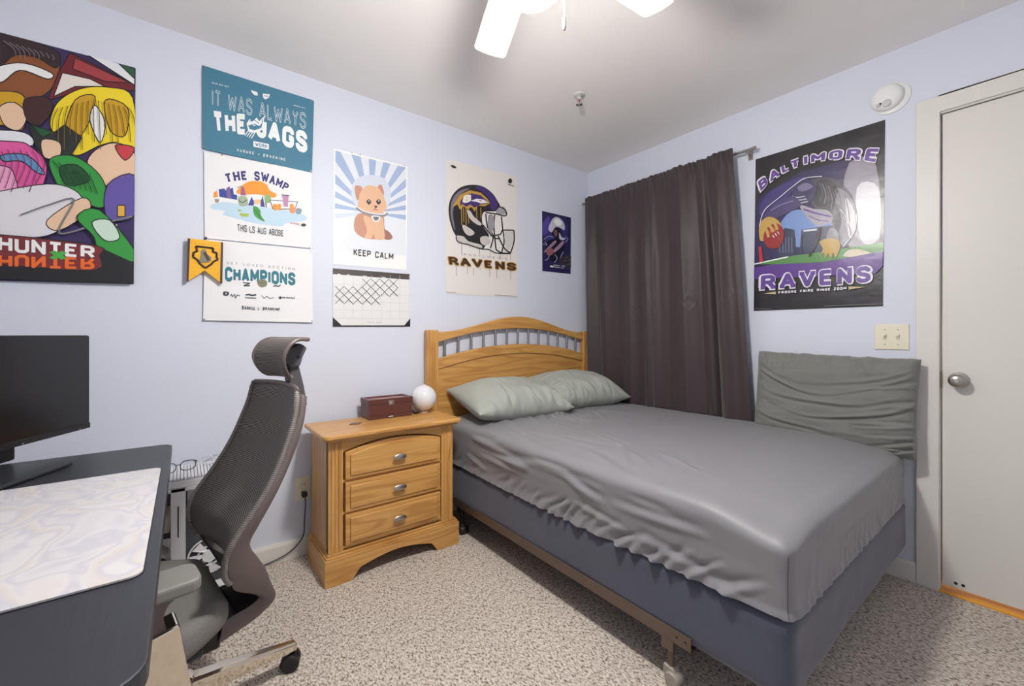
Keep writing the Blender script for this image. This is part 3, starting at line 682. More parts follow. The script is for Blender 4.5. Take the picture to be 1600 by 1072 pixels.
def marble():
    m = mat('marble_pad', rgb(218, 214, 216), .45); nt = m.node_tree; L = nt.links; b = nt.nodes['Principled BSDF']
    geo = nd(nt, 'ShaderNodeNewGeometry'); n0 = nd(nt, 'ShaderNodeTexNoise'); n0.inputs['Scale'].default_value = 4.5; n0.inputs['Detail'].default_value = 1
    L.new(geo.outputs['Position'], n0.inputs['Vector'])
    mp = nd(nt, 'ShaderNodeMix', data_type='VECTOR'); mp.inputs[0].default_value = .62
    L.new(geo.outputs['Position'], mp.inputs[4]); L.new(n0.outputs['Color'], mp.inputs[5])
    n1 = nd(nt, 'ShaderNodeTexNoise'); n1.inputs['Scale'].default_value = 5.5; n1.inputs['Detail'].default_value = 2; L.new(mp.outputs[1], n1.inputs['Vector'])
    cr = nd(nt, 'ShaderNodeValToRGB'); e = cr.color_ramp.elements
    e[0].position = .30; e[0].color = rgb(190, 188, 197); e[1].position = .72; e[1].color = rgb(208, 204, 205)
    for p, c in ((.42, rgb(208, 205, 208)), (.465, rgb(192, 190, 199)), (.50, rgb(208, 205, 207)), (.555, rgb(204, 198, 194)), (.59, rgb(192, 190, 200)), (.63, rgb(209, 206, 209))):
        k = e.new(p); k.color = c
    L.new(n1.outputs[0], cr.inputs[0]); L.new(cr.outputs[0], b.inputs['Base Color']); return m
pts = []
for cx, cy, s in ((-2.662 - .02, -.803 - .02, 0), (-3.10, -.823, 90), (-3.10, -1.462, 180), (-2.682, -1.458, 270)):
    for k in range(6): t = math.radians(s + 18 * k); pts.append((cx + .02 * math.cos(t), cy + .02 * math.sin(t)))
pd = thing('desk_mat', 'pale marbled desk mat lying on the black desk', 'desk mat', (-2.88, -1.14, DT))
MB().prism(pts, 2, DT + .001, DT + .004).build('mat_top', marble(), pd)
MB().prism([(x + (.0015 if x > -2.9 else -.0015), y + (.0015 if y > -1.14 else -.0015)) for x, y in pts], 2, DT, DT + .0012).build('mat_base', BLACKP, pd)

# ------------------------------------------------------------------ monitor
ang = math.radians(28.2)
mo = thing('monitor', 'black flat computer monitor on a slab stand', 'monitor', (-2.866 - .27 * math.sin(ang), -.322 - .27 * math.cos(ang), DT), -ang - PI / 2 + PI)
# local +x runs along the screen towards the viewer-side end, local -y is behind
mo.rotation_euler = (0, 0, math.radians(90) - ang)     # local +x -> (sin, cos): far end; screen faces local -y
SCR = mat('dark_screen', rgb(15, 16, 21), .2, spec=.5)
body = MB().box((-.35, .004, .060), (.27, .020, .376)).box((-.28, .020, .10), (.20, .040, .33)).build('housing', BLACKP, mo, local=True, bevel=.003)
MB().box((-.347, .000, .078), (.267, .0045, .373)).build('screen', SCR, mo, local=True)
MB().box((-.35, -.0015, .060), (.27, .0045, .0775)).build('chin_bezel', BLACKP, mo, local=True, bevel=.001)
for x in (.225, -.06, .03): MB().box((x, -.0022, .0635), (x + .005, -.0014, .0655)).build('bezel_mark', mat('bezel_mark_grey', rgb(170, 170, 175), .4), mo, local=True)
MB().box((-.03, .040, .012), (.062, .070, .26)).build('stand_neck', BLACKP, mo, local=True, bevel=.006)
MB().prism([(-.215, -.14), (.015, -.14), (.010, .09), (-.21, .09)], 2, .002, .012).build('stand_base', mat('stand_slab', rgb(44, 46, 52), .35), mo, local=True, bevel=.003)

# ------------------------------------------------------------------ white computer tower
PX0, PX1, PYF, PYB, PT = -2.86, -2.452, -.262, -.045, .580
tw = thing('computer_tower', 'white computer tower with vented top and window side behind the chair', 'computer', ((PX0 + PX1) / 2, (PYF + PYB) / 2, 0))
TWW = mat('tower_white', rgb(226, 226, 230), .35); DARKIN = mat('tower_inside', rgb(70, 72, 80), .6); GPU = mat('board_grey', rgb(176, 176, 178), .45, var=.2, vscale=80)
m = MB()
m.box((PX0, PYF, .015), (PX1, PYB, .045)).box((PX0, PYF, PT - .075), (PX1, PYB, PT - .06))
m.box((PX0, PYB - .008, .045), (PX1, PYB, PT - .06)).box((PX0, PYF, .045), (PX0 + .01, PYB, PT - .06))
for x0, x1 in ((-2.652, -2.606), (PX1 - .014, PX1)): m.box((x0, PYF, .045), (x1, PYF + .012, PT - .06))
m.box((PX1 - .010, PYB - .03, .045), (PX1, PYB, PT - .06))
m.build('case', TWW, tw, fix=False, bevel=.002)
MB().box((PX0, PYF, PT - .060), (PX1, PYB, PT - .032)).build('top_rim', TWW, tw, bevel=.004)
for i in range(36):
    x = PX0 + .010 + i * (PX1 - PX0 - .02) / 35
    MB().box((x - .0041, PYF + .006, PT - .032), (x + .0041, PYB - .006, PT - .024)).build('vent_slat', TWW, tw)
MB().box((PX0 + .004, PYF + .003, PT - .031), (PX1 - .004, PYB - .003, PT - .030)).build('vent_bed', mat('vent_gap_shade', rgb(150, 150, 156), .6), tw)  # grey sheet paints the shade in the gaps between slats
MB().box((-2.84, PYB - .02, .05), (-2.60, PYB - .009, .46)).build('motherboard', DARKIN, tw)
MB().box((-2.80, -.22, .34), (-2.656, -.07, .40)).build('cooler', mat('cooler_cream', rgb(200, 192, 176), .4), tw, bevel=.004)
MB().box((-2.84, -.24, .20), (-2.656, -.07, .265)).build('graphics_card', GPU, tw, bevel=.004)
MB().box((-2.84, -.23, .07), (-2.656, -.07, .17)).build('power_shroud', TWW, tw, bevel=.003)
MB().lathe([(.022, -.004), (.022, 0), (0, 0)], (-2.685, -.240, .235), axis=1, n=20).build('card_fan', BLACKP, tw)
MB().box((-2.631, PYF - .001, .33), (-2.627, PYF, .45)).build('slot_line', SLOT, tw)
fc = (-2.530, PYF + .022, .222); FR = .070
fanp = MB().box((fc[0] - .074, fc[1], fc[2] - .110), (fc[0] + .074, fc[1] + .003, fc[2] + .16)).build('fan_plate', DARKIN, tw)
m = MB()
for r in (FR, FR * .55): m.tube([(fc[0] + r * math.cos(t), fc[1] - .005, fc[2] + r * math.sin(t)) for t in [2 * PI * i / 32 for i in range(33)]], .0035, 6, False)
m.build('fan_ring', TWW, fanp, smooth=True)
MB().lathe([(.024, -.012), (.024, 0), (0, 0)], fc, axis=1, n=24).build('fan_hub', TWW, fanp)
for k in range(7):
    t = 2 * PI * k / 7
    p = [(fc[0] + r * math.cos(t + o), fc[1] - .004 - h, fc[2] + r * math.sin(t + o)) for r, o, h in ((.022, 0, 0), (.066, .25, .002), (.066, .80, .008), (.022, .45, .006))]
    MB().add(p, [(0, 1, 2, 3)]).build('fan_blade', TWW, fanp, thick=.0015)
for x in (PX0 + .03, PX1 - .05):
    for y in (PYF + .02, PYB - .03): MB().box((x, y, 0), (x + .025, y + .015, .016)).build('foot', BLACKP, tw)

def glasses(label, loc, rz, fm, lm, open_):
    g = thing('eyeglasses', label, 'eyeglasses', loc, rz, 'glasses on the computer tower')
    for s in (-1, 1):
        cx = s * .033
        ring = [(cx + .026 * math.copysign(abs(math.cos(t)) ** .75, math.cos(t)), 0, .021 + .019 * math.copysign(abs(math.sin(t)) ** .75, math.sin(t))) for t in [2 * PI * i / 24 for i in range(25)]]
        MB().tube(ring, .0017, 6, False).build('rim', fm, g, local=True, smooth=True)
        MB().add([(p[0], 0, p[2]) for p in ring[:-1]], [tuple(range(24))]).build('lens', lm, g, local=True)
        MB().tube([(s * .060, 0, .030), (s * .066, .010, .030), (s * (.066 - open_ * .05), .05, .028), (s * (.060 - open_ * .09), .12, .012)], .0018, 6).build('temple_arm', fm, g, local=True, smooth=True)
    MB().tube([(-.008, 0, .026), (0, 0, .030), (.008, 0, .026)], .0017, 6).build('bridge', fm, g, local=True, smooth=True)
    return g
LENS = mat('lens_clear', rgb(220, 224, 230), .03, alpha=.15, spec=.8)
glasses('black-framed eyeglasses nearer the desk on the white tower', (-2.630, -.16, PT - .022), math.radians(12), BLACKP, LENS, .2)
glasses('white clear-framed eyeglasses nearer the chair on the white tower', (-2.505, -.12, PT - .022), math.radians(-28), mat('clear_frame', rgb(225, 228, 235), .15), LENS, .2)

# ------------------------------------------------------------------ office chair; local: faces -x, y across
ch = thing('office_chair', 'grey mesh high-back office chair with headrest pulled up to the desk', 'chair', (-2.64, -.85, 0), math.radians(8.6))
PRO = catmull([(.470, .097), (.497, .084), (.527, .080), (.560, .083), (.590, .097), (.625, .121), (.661, .147), (.706, .176), (.763, .205), (.824, .229), (.888, .250), (.953, .261)], 5, False)
HW = lambda z: lerp_table([(.47, .200), (.52, .222), (.58, .236), (.70, .236), (.85, .225), (.93, .212), (.96, .195)], z)
def dep(z): return lerp_table([(.47, .030), (.60, .040), (.75, .045), (.95, .030)], z)
def bk(u, v):
    k = v * (len(PRO) - 1); i = min(int(k), len(PRO) - 2); t = k - i
    z = PRO[i][0] + (PRO[i + 1][0] - PRO[i][0]) * t; x = PRO[i][1] + (PRO[i + 1][1] - PRO[i][1]) * t
    s = -1 + 2 * u
    z += (.014 * (1 - s * s)) * smooth01((v - .85) / .15) * .4
    return (x + dep(z) * (1 - abs(s) ** 2.2), s * HW(z), z)
back = MB().grid(bk, 40, 70).build('backrest_mesh', MESHM, ch, smooth=180, local=True, thick=.004)
m = MB()
for s in (-1, 1): MB().tube([(x - .003, s * (HW(z) + .003), z) for z, x in PRO], .0078, 8).build('stitched_edge', STITCH, back, local=True, smooth=True)
MB().tube([bk(i / 20, 1) for i in range(21)], .008, 8).build('top_edge', TAUPE, back, local=True, smooth=True)
# side frames: ribbons from the mesh edge to the outer back line, drawn in under the seat
SEC = [((.268, .197, .947), (.283, .200, .936)), ((.257, .215, .886), (.270, .215, .874)), ((.229, .225, .823), (.250, .225, .815)), ((.205, .230, .763), (.224, .230, .753)),
       ((.174, .236, .708), (.195, .236, .697)), ((.145, .236, .663), (.170, .236, .652)), ((.120, .236, .627), (.150, .230, .614)), ((.091, .234, .584), (.133, .215, .564)),
       ((.084, .222, .524), (.162, .185, .505)), ((.095, .205, .478), (.187, .160, .457)), ((.115, .170, .433), (.212, .130, .391)), ((.174, .120, .377), (.229, .110, .349)),
       ((.191, .100, .348), (.223, .100, .320)), ((.165, .090, .327), (.182, .090, .288)), ((.132, .090, .321), (.133, .090, .273)), ((.103, .090, .314), (.091, .090, .261))]
SI = catmull([a for a, b in SEC], 4, False); SO = catmull([b for a, b in SEC], 4, False)
for s in (-1, 1):
    def rib(u, v):
        k = int(v * (len(SI) - 1) + .5); a, b = SI[k], SO[k]; bulge = .010 * math.sin(u * PI)
        return (a[0] + (b[0] - a[0]) * u, s * (a[1] + (b[1] - a[1]) * u + bulge * .6), a[2] + (b[2] - a[2]) * u)
    MB().grid(rib, 6, len(SI) - 1).build('side_frame', TAUPE, ch, local=True, smooth=180, thick=.010, bevel=.003)
YK = SO[-25:]
MB().grid(lambda u, v: (YK[int(v * (len(YK) - 1) + .5)][0] - .006, (-1 + 2 * u) * (YK[int(v * (len(YK) - 1) + .5)][1] - .004), YK[int(v * (len(YK) - 1) + .5)][2] + .004), 8, len(YK) - 1).build('lower_yoke', TAUPE, ch, local=True, smooth=180, thick=.010)
LM = SI[-24:-4]
MB().grid(lambda u, v: (LM[int(v * (len(LM) - 1) + .5)][0] + .004, (-1 + 2 * u) * (LM[int(v * (len(LM) - 1) + .5)][1] - .006), LM[int(v * (len(LM) - 1) + .5)][2]), 8, len(LM) - 1).build('lower_mesh', mat('dark_mesh', rgb(30, 29, 30), .7), ch, local=True, smooth=180, thick=.003)
# headrest
HP = catmull([(.330, 1.103), (.300, 1.104), (.275, 1.092), (.258, 1.068), (.252, 1.044), (.258, 1.018), (.272, .994), (.284, .984)], 5, False)
def hd(u, v):
    k = v * (len(HP) - 1); i = min(int(k), len(HP) - 2); t = k - i
    x = HP[i][0] + (HP[i + 1][0] - HP[i][0]) * t; z = HP[i][1] + (HP[i + 1][1] - HP[i][1]) * t
    s = -1 + 2 * u; wd = .145 - .035 * abs(2 * v - .9) ** 2.2
    return (x + .018 * (1 - s * s) - .010 * s * s, s * wd, z)
hr = MB().grid(hd, 30, 34).build('headrest', MESHM, ch, smooth=180, local=True, thick=.006)
m = MB()
m.tube([hd(0, i / 30) for i in range(31)], .0065, 8).tube([hd(1, i / 30) for i in range(31)], .0065, 8).tube([hd(i / 20, 0) for i in range(21)], .007, 8).tube([hd(i / 20, 1) for i in range(21)], .006, 8)
m.build('headrest_rim', TAUPE, hr, local=True, smooth=True)
HG = mat('headrest_bracket_grey', rgb(78, 76, 80), .5)
MB().prism([(.285, 1.072), (.330, 1.090), (.352, 1.075), (.338, 1.045), (.330, 1.015), (.300, 1.010), (.278, 1.030)], 1, -.035, .035).build('headrest_bracket', HG, ch, local=True, bevel=.006)
MB().lathe([(.006, -.037), (.006, .037)], (.322, 0, 1.045), axis=1, n=12).build('pivot', BLACKP, ch, local=True)
MB().prism([(.300, 1.02), (.330, 1.02), (.346, .950), (.357, .885), (.350, .874), (.336, .876), (.312, .930), (.298, .97)], 1, -.022, .022).build('headrest_post', HG, ch, local=True, bevel=.006)
MB().prism([(.344, .89), (.344, .87), (.275, .72), (.25, .66), (.235, .66), (.25, .72), (.262, .76), (.29, .82), (.32, .89)], 1, -.035, .035).build('spine', TAUPE, ch, local=True, bevel=.005)
# seat
def seatf(p, n):
    u = (p.x + .14) / .245
    p = p.copy()
    p.z += .006 * smooth01((p.x - .0) / .1) if n.z > 0 else 0
    p.z -= .030 * smooth01((-p.x - .24) / .14)
    k = 1 - .34 * smooth01((p.x + .06) / .165) ** 2
    p.y *= k
    if n.z > .2: p.z -= .010 * (1 - min(1, abs(p.y) / .22) ** 2)
    return p
bm = rounded_block(-.385, .105, -.245, .245, .328, .412, .034, .014, seatf)
me = bpy.data.meshes.new('seat'); bmesh.ops.recalc_face_normals(bm, faces=bm.faces); bm.to_mesh(me); bm.free(); me.materials.append(SEATM); me.polygons.foreach_set('use_smooth', [True] * len(me.polygons))
so = bpy.data.objects.new('seat', me); COL.objects.link(so); so.parent = ch
MB().box((-.30, -.20, .305), (.04, .20, .330)).build('seat_pan', BLACKP, ch, local=True, bevel=.01)
MB().box((-.16, -.088, .240), (.10, .088, .307)).build('tilt_mechanism', BLACKP, ch, local=True, bevel=.01)
for s in (-1, 1):
    pad = []
    for cx, cy, st in ((-.02, s * .345 + .024, 0), (-.24, s * .345 + .024, 90), (-.24, s * .345 - .024, 180), (-.02, s * .345 - .024, 270)):
        for k in range(6): t = math.radians(st + 18 * k); pad.append((cx + .024 * math.cos(t), cy + .024 * math.sin(t)))
    arm = MB().prism(pad, 2, .572, .602).build('armrest_pad', GREYP, ch, local=True, bevel=.008, seg=3)
    MB().prism([(-.175, .574), (-.020, .574), (-.050, .552), (-.060, .530), (-.048, .478), (-.150, .478), (-.155, .540)], 1, s * .345 - .024, s * .345 + .024).build('armrest_neck', TAUPE, arm, local=True, bevel=.008)
    col = MB(); q = [(-.034, .512), (-.022, .420), (-.008, .330), (-.020, .300), (-.140, .300), (-.150, .330), (-.152, .490)]
    col.prism(q, 1, s * .345 - .033, s * .345 + .033).build('chrome_upright', CHROME, ch, local=True, bevel=.006, seg=3)
    MB().prism([(s * .34, .335), (s * .34, .300), (s * .05, .275), (s * .05, .300)], 0, -.135, -.055).build('arm_bracket', CHROME, ch, local=True, bevel=.004)
MB().lathe([(.028, .265), (.028, .19), (.022, .185), (.022, .10)], (0, 0, 0), n=20).build('gas_lift', BLACKP, ch, local=True, smooth=True)
MB().lathe([(.03, .165), (.052, .155), (.056, .10), (.04, .085)], (0, 0, 0), n=24).build('base_hub', CHROME, ch, local=True, smooth=True)
for k in range(5):
    t = math.radians(2.4 + 72 * k); ca, sa = math.cos(t), math.sin(t)
    L = MB(); vs = []
    for r, hw, zt, zb in ((.03, .030, .150, .090), (.12, .026, .135, .085), (.22, .021, .115, .078), (.30, .017, .098, .068), (.330, .015, .092, .066)):
        for t_, z_ in ((-hw, zb), (hw, zb), (hw, zt - .008), (hw * .6, zt), (-hw * .6, zt), (-hw, zt - .008)): vs.append((ca * r - sa * t_, sa * r + ca * t_, z_))
    fs = [(0, 1, 2, 3, 4, 5), tuple(range(29, 23, -1))]
    for i in range(4):
        for j in range(6): fs.append((i * 6 + j, i * 6 + (j + 1) % 6, (i + 1) * 6 + (j + 1) % 6, (i + 1) * 6 + j))
    leg = L.add(vs, fs).build('base_leg', CHROME, ch, local=True, bevel=.003)
    cx, cy = ca * .328, sa * .328; ww = t + math.radians(60)
    wx, wy = math.cos(ww), math.sin(ww)
    MB().tube([(cx, cy, .070), (cx, cy, .045)], .007, 8).build('caster_stem', BLACKP, leg, local=True)
    for s in (-1, 1):
        c = Vector((cx - wy * .012, cy + wx * .012, .029))
        a = Vector((wx, wy, 0)); m = MB()
        m.tube([c + a * (s * .004), c + a * (s * .006), c + a * (s * .020), c + a * (s * .024)], [.022, .029, .029, .024], 22)
        m.build('caster_wheel', BLACKP, leg, local=True, smooth=35)

# ------------------------------------------------------------------ printed things on the walls
G = {
'A': [[(0, 0), (.28, 1), (.32, 1), (.6, 0)], [(.12, .32), (.48, .32)]],
'B': [[(0, 0), (0, 1), (.36, 1), (.5, .9), (.5, .63), (.36, .53), (0, .53)], [(.36, .53), (.55, .42), (.55, .12), (.38, 0), (0, 0)]],
'C': [[(.55, .72), (.55, .86), (.42, 1), (.14, 1), (0, .86), (0, .14), (.14, 0), (.42, 0), (.55, .14), (.55, .28)]],
'D': [[(0, 0), (0, 1), (.34, 1), (.55, .8), (.55, .2), (.34, 0), (0, 0)]],
'E': [[(.5, 1), (0, 1), (0, 0), (.5, 0)], [(0, .52), (.4, .52)]],
'F': [[(.5, 1), (0, 1), (0, 0)], [(0, .5), (.4, .5)]],
'G': [[(.55, .74), (.55, .86), (.42, 1), (.14, 1), (0, .86), (0, .14), (.14, 0), (.42, 0), (.55, .14), (.55, .46), (.32, .46)]],
'H': [[(0, 0), (0, 1)], [(.55, 0), (.55, 1)], [(0, .52), (.55, .52)]],
'I': [[(0, 0), (0, 1)]],
'J': [[(.42, 1), (.42, .14), (.3, 0), (.12, 0), (0, .14), (0, .3)]],
'K': [[(0, 0), (0, 1)], [(.55, 1), (.02, .45)], [(.2, .6), (.57, 0)]],
'L': [[(0, 1), (0, 0), (.45, 0)]],
'M': [[(0, 0), (0, 1), (.35, .3), (.7, 1), (.7, 0)]],
'N': [[(0, 0), (0, 1), (.55, 0), (.55, 1)]],
'O': [[(.14, 0), (.42, 0), (.56, .14), (.56, .86), (.42, 1), (.14, 1), (0, .86), (0, .14), (.14, 0)]],
'P': [[(0, 0), (0, 1), (.4, 1), (.54, .87), (.54, .58), (.4, .45), (0, .45)]],
'Q': [[(.14, 0), (.42, 0), (.56, .14), (.56, .86), (.42, 1), (.14, 1), (0, .86), (0, .14), (.14, 0)], [(.35, .25), (.6, -.05)]],
'R': [[(0, 0), (0, 1), (.4, 1), (.53, .88), (.53, .6), (.4, .48), (0, .48)], [(.3, .48), (.56, 0)]],
'S': [[(.53, .74), (.53, .86), (.4, 1), (.14, 1), (.01, .87), (.01, .66), (.12, .55), (.43, .45), (.54, .34), (.54, .13), (.4, 0), (.13, 0), (0, .14), (0, .27)]],
'T': [[(0, 1), (.56, 1)], [(.28, 1), (.28, 0)]],
'U': [[(0, 1), (0, .14), (.14, 0), (.42, 0), (.56, .14), (.56, 1)]],
'V': [[(0, 1), (.28, 0), (.32, 0), (.6, 1)]],
'W': [[(0, 1), (.2, 0), (.42, .8), (.64, 0), (.84, 1)]],
'X': [[(0, 0), (.56, 1)], [(0, 1), (.56, 0)]],
'Y': [[(0, 1), (.28, .5), (.56, 1)], [(.28, .5), (.28, 0)]],
'Z': [[(0, 1), (.52, 1), (0, 0), (.54, 0)]],
'+': [[(.25, .25), (.25, .75)], [(.0, .5), (.5, .5)]], '.': [[(0, .02), (.02, .02)]], '&': [[(.5, 0), (.05, .8), (.2, 1), (.35, .8), (0, .2), (.2, 0), (.5, .35)]],
}
def gw(c): return .32 if c == ' ' else max(p[0] for st in G[c] for p in st)
class Print:
    """flat ink on a sheet: polygons and strokes traced on the wall plane, kept in thin layers over the sheet"""
    def __init__(s, wall, base, crop=(0, 0, 1), disp=None):
        s.wall = wall; s.base = base; s.crop = crop; s.dep = 0.0; s.clip = None; s.mb = MB(); s.mats = []; s.disp = disp or (lambda a, z: 0.0)
    def w(s, p):
        x0, y0, k = s.crop; f = wallA if s.wall == 'A' else wallB
        return f(x0 + p[0] * k, y0 + p[1] * k)
    def layer(s, st=.00006): s.dep += st; return s.base + .00035 + s.dep
    def mi(s, m):
        if m not in s.mats: s.mats.append(m)
        s.mb.cur = s.mats.index(m)
    def tris(s, P2, T, d):
        out = []
        if s.clip:
            P3 = []; T3 = []
            for t in T:
                pg = [P2[i] for i in t]; cl = s.clip
                for (ax, ay), (bx_, by_) in zip(cl, cl[1:] + cl[:1]):
                    if not pg: break
                    ins = lambda q: (bx_ - ax) * (q[1] - ay) - (by_ - ay) * (q[0] - ax) <= 1e-9
                    o_ = []
                    for i, q in enumerate(pg):
                        r = pg[i - 1]
                        if ins(q) != ins(r):
                            f1 = (bx_ - ax) * (r[1] - ay) - (by_ - ay) * (r[0] - ax); f2 = (bx_ - ax) * (q[1] - ay) - (by_ - ay) * (q[0] - ax); k = f1 / (f1 - f2)
                            o_.append((r[0] + (q[0] - r[0]) * k, r[1] + (q[1] - r[1]) * k))
                        if ins(q): o_.append(q)
                    pg = o_
                if len(pg) > 2:
                    i0 = len(P3); P3 += pg; T3 += [(i0, i0 + i, i0 + i + 1) for i in range(1, len(pg) - 1)]
            P2, T = P3, T3
        def split(a, b, c, n):
            L = [((a, b), c), ((b, c), a), ((c, a), b)]
            (e, o) = max(L, key=lambda q: (q[0][0][0] - q[0][1][0]) ** 2 + (q[0][0][1] - q[0][1][1]) ** 2)
            if n == 0 or (e[0][0] - e[1][0]) ** 2 + (e[0][1] - e[1][1]) ** 2 < .04 ** 2: out.append((a, b, c)); return
            m_ = ((e[0][0] + e[1][0]) / 2, (e[0][1] + e[1][1]) / 2); split(e[0], m_, o, n - 1); split(m_, e[1], o, n - 1)
        for t in T: split(P2[t[0]], P2[t[1]], P2[t[2]], 10 if s.disp.__name__ != '<lambda>' else 0)
        vs = []; fs = []
        for t in out:
            a = (t[1][0] - t[0][0]) * (t[2][1] - t[0][1]) - (t[1][1] - t[0][1]) * (t[2][0] - t[0][0])
            if (a < 0) != (s.wall == 'B'): t = t[::-1]
            i = len(vs)
            for q in t:
                dd = d + s.disp(q[0], q[1])
                vs.append((q[0], -dd, q[1]) if s.wall == 'A' else (-dd, q[0], q[1]))
            fs.append((i, i + 1, i + 2))
        s.mb.add(vs, fs)
    def poly(s, pts, m, sm=0, raw=False):
        if sm: pts = catmull(pts, sm)
        P2 = pts if raw else [s.w(p) for p in pts]
        s.mi(m); s.tris(P2, tessellate_polygon([[Vector((a, b, 0)) for a, b in P2]]), s.layer()); return s
    def seg_polys(s, pts, w):
        out = []
        for a, b in zip(pts, pts[1:]):
            dx, dy = b[0] - a[0], b[1] - a[1]; l = math.hypot(dx, dy) or 1e-9; nx, ny = -dy / l * w / 2, dx / l * w / 2; ex, ey = dx / l * w * .0, 0
            out.append([(a[0] + nx, a[1] + ny), (b[0] + nx, b[1] + ny), (b[0] - nx, b[1] - ny), (a[0] - nx, a[1] - ny)])
        for p in pts[1:-1]: out.append([(p[0] + w / 2 * math.cos(PI / 4 * k), p[1] + w / 2 * math.sin(PI / 4 * k)) for k in range(8)])
        return out
    def line(s, pts, wd, m, sm=0, closed=False):
        """stroke in crop pixels"""
        if closed: pts = pts + [pts[0]]
        if sm: pts = catmull(pts, sm, False)
        s.mi(m); d = s.layer()
        for q in s.seg_polys(pts, wd):
            P2 = [s.w(p) for p in q]; s.tris(P2, [(0, i, i + 1) for i in range(1, len(P2) - 1)], s.layer(.000006))
        return s
    def text(s, txt, bot, top, m, weight=.2, gap=.22, slab=0.0, raise_=0, hollow=None, slant=0.0):
        """bot and top: 2 or 3 crop points the base line and cap line run through"""
        def crv(c, t):
            if len(c) == 2: return (c[0][0] + (c[1][0] - c[0][0]) * t, c[0][1] + (c[1][1] - c[0][1]) * t)
            a, b, e = c; k = (2 * b[0] - .5 * a[0] - .5 * e[0], 2 * b[1] - .5 * a[1] - .5 * e[1])
            return tuple((1 - t) ** 2 * a[i] + 2 * t * (1 - t) * k[i] + t * t * e[i] for i in (0, 1))
        wsum = sum(gw(c) for c in txt) + (gap + weight) * (len(txt) - 1) - .26 * txt.count('LT')
        jobs = [(m, weight)] if hollow is None else [(m, weight), (hollow[0], hollow[1])]
        for mm, ww in jobs:
            s.mi(mm); d = s.layer(); x = 0
            for n_, c in enumerate(txt):
                if c != ' ':
                    strokes = [list(q) for q in G[c]]
                    if slab:
                        for q in list(strokes):
                            if c in 'AHIKMNPRTVWXYFBDE':
                                for p_, nb in ((q[0], q[1]), (q[-1], q[-2])):
                                    if p_[1] in (0, 1) and abs(nb[1] - p_[1]) > .3: strokes.append([(p_[0] - slab, p_[1]), (p_[0] + slab, p_[1])])
                    for q in strokes:
                        q = [(p[0], ww0(p[1], weight)) for p in q]
                        if ww > 0 and len(q) >= 2:
                            # square the stroke ends
                            for poly in s.seg_polys(q, ww):
                                P2 = []
                                for px, py in poly:
                                    t = (x + px + slant * py) / max(wsum, 1e-6); b_ = crv(bot, t); t_ = crv(top, t)
                                    P2.append(s.w((b_[0] + (t_[0] - b_[0]) * py, b_[1] + (t_[1] - b_[1]) * py)))
                                s.tris(P2, [(0, i, i + 1) for i in range(1, len(P2) - 1)], s.layer(.000006))
                x += gw(c) + gap + weight - (.26 if txt[max(0, n_ - 0):n_ + 2] == 'LT' else 0)
        return s
    def build(s, name, parent):
        if not s.mb.v: return None
        return s.mb.build(name, s.mats, parent, fix=False)
def ww0(y, wgt): return wgt / 2 + y * (1 - wgt)
INK = {}
def ink(r, g, b, rough=.45):
    k = (r, g, b, rough)
    if k not in INK: INK[k] = mat('ink_%d_%d_%d' % (r, g, b), rgb(r, g, b), rough)
    return INK[k]
def sheet(name, label, cat, wall, corners, m, th=.0012, disp=None, group=None, n=(24, 24), crop=(0, 0, 1)):
    """corner pixels TL, TR, BR, BL -> a thin sheet on the wall; returns thing"""
    f = wallA if wall == 'A' else wallB
    c = [f(crop[0] + p[0] * crop[2], crop[1] + p[1] * crop[2]) for p in corners]
    cx = sum(p[0] for p in c) / 4; z0 = min(p[1] for p in c)
    t = thing(name, label, cat, (cx, -.001, z0) if wall == 'A' else (-.001, cx, z0), 0, group)
    D = disp or (lambda a, z: 0.0)
    def fn(off):
        def g(u, v):
            a = (c[0][0] * (1 - u) + c[1][0] * u) * (1 - v) + (c[3][0] * (1 - u) + c[2][0] * u) * v
            z = (c[0][1] * (1 - u) + c[1][1] * u) * (1 - v) + (c[3][1] * (1 - u) + c[2][1] * u) * v
            d = off + D(a, z); return (a, -d, z) if wall == 'A' else (-d, a, z)
        return g
    mb = MB().grid(fn(.0008 + th), *n).grid(fn(.0008), *n)
    o = mb.build('sheet', m, t, fix=False, smooth=180)
    return t, .0008 + th
def pins(t, wall, pts, crop=(0, 0, 1), m=None, d=0.004, r=.004):
    for p in pts:
        f = wallA if wall == 'A' else wallB
        a, z = f(crop[0] + p[0] * crop[2], crop[1] + p[1] * crop[2])
        if wall == 'A': MB().lathe([(r, 0), (r, -d), (r * .6, -d - .003), (0, -d - .003)], (a, -.001, z), axis=1, n=10).build('push_pin', m or NICKEL, t, smooth=True)

WH = ink(240, 240, 240); BK = ink(24, 24, 28); GREY = ink(120, 120, 126)
# ---- big colourful poster: abstract shapes in its colours, plus its lettering
C1 = (0, 40, .3917)
t, b = sheet('poster', 'tall multicoloured poster with orange and white HUNTER lettering above the monitor', 'poster', 'A', [(-110, 22), (212, 107), (209, 444), (-110, 436)], ink(58, 44, 92, .35))
p = Print('A', b, C1); p.clip = [wallA(-110, 22), wallA(212, 107), wallA(209, 444), wallA(-110, 436)]
Y1, Y2, GR, DG, PK, LP, BR, DR, SK, PU = ink(240, 214, 40), ink(206, 160, 30), ink(48, 150, 62), ink(24, 84, 44), ink(222, 92, 160), ink(240, 170, 205), ink(140, 82, 44), ink(112, 30, 40), ink(232, 196, 164), ink(96, 82, 160)
_poly = p.poly
def comic(pts, m, sm=0): _poly(pts, m, sm); p.line(catmull(pts, max(2, sm), True) if sm else list(pts), 4, BK, 0, True)
p.poly = comic
p.poly([(-280, -180), (160, 70), (240, 130), (200, 260), (60, 300), (-280, 260)], BR, 5)
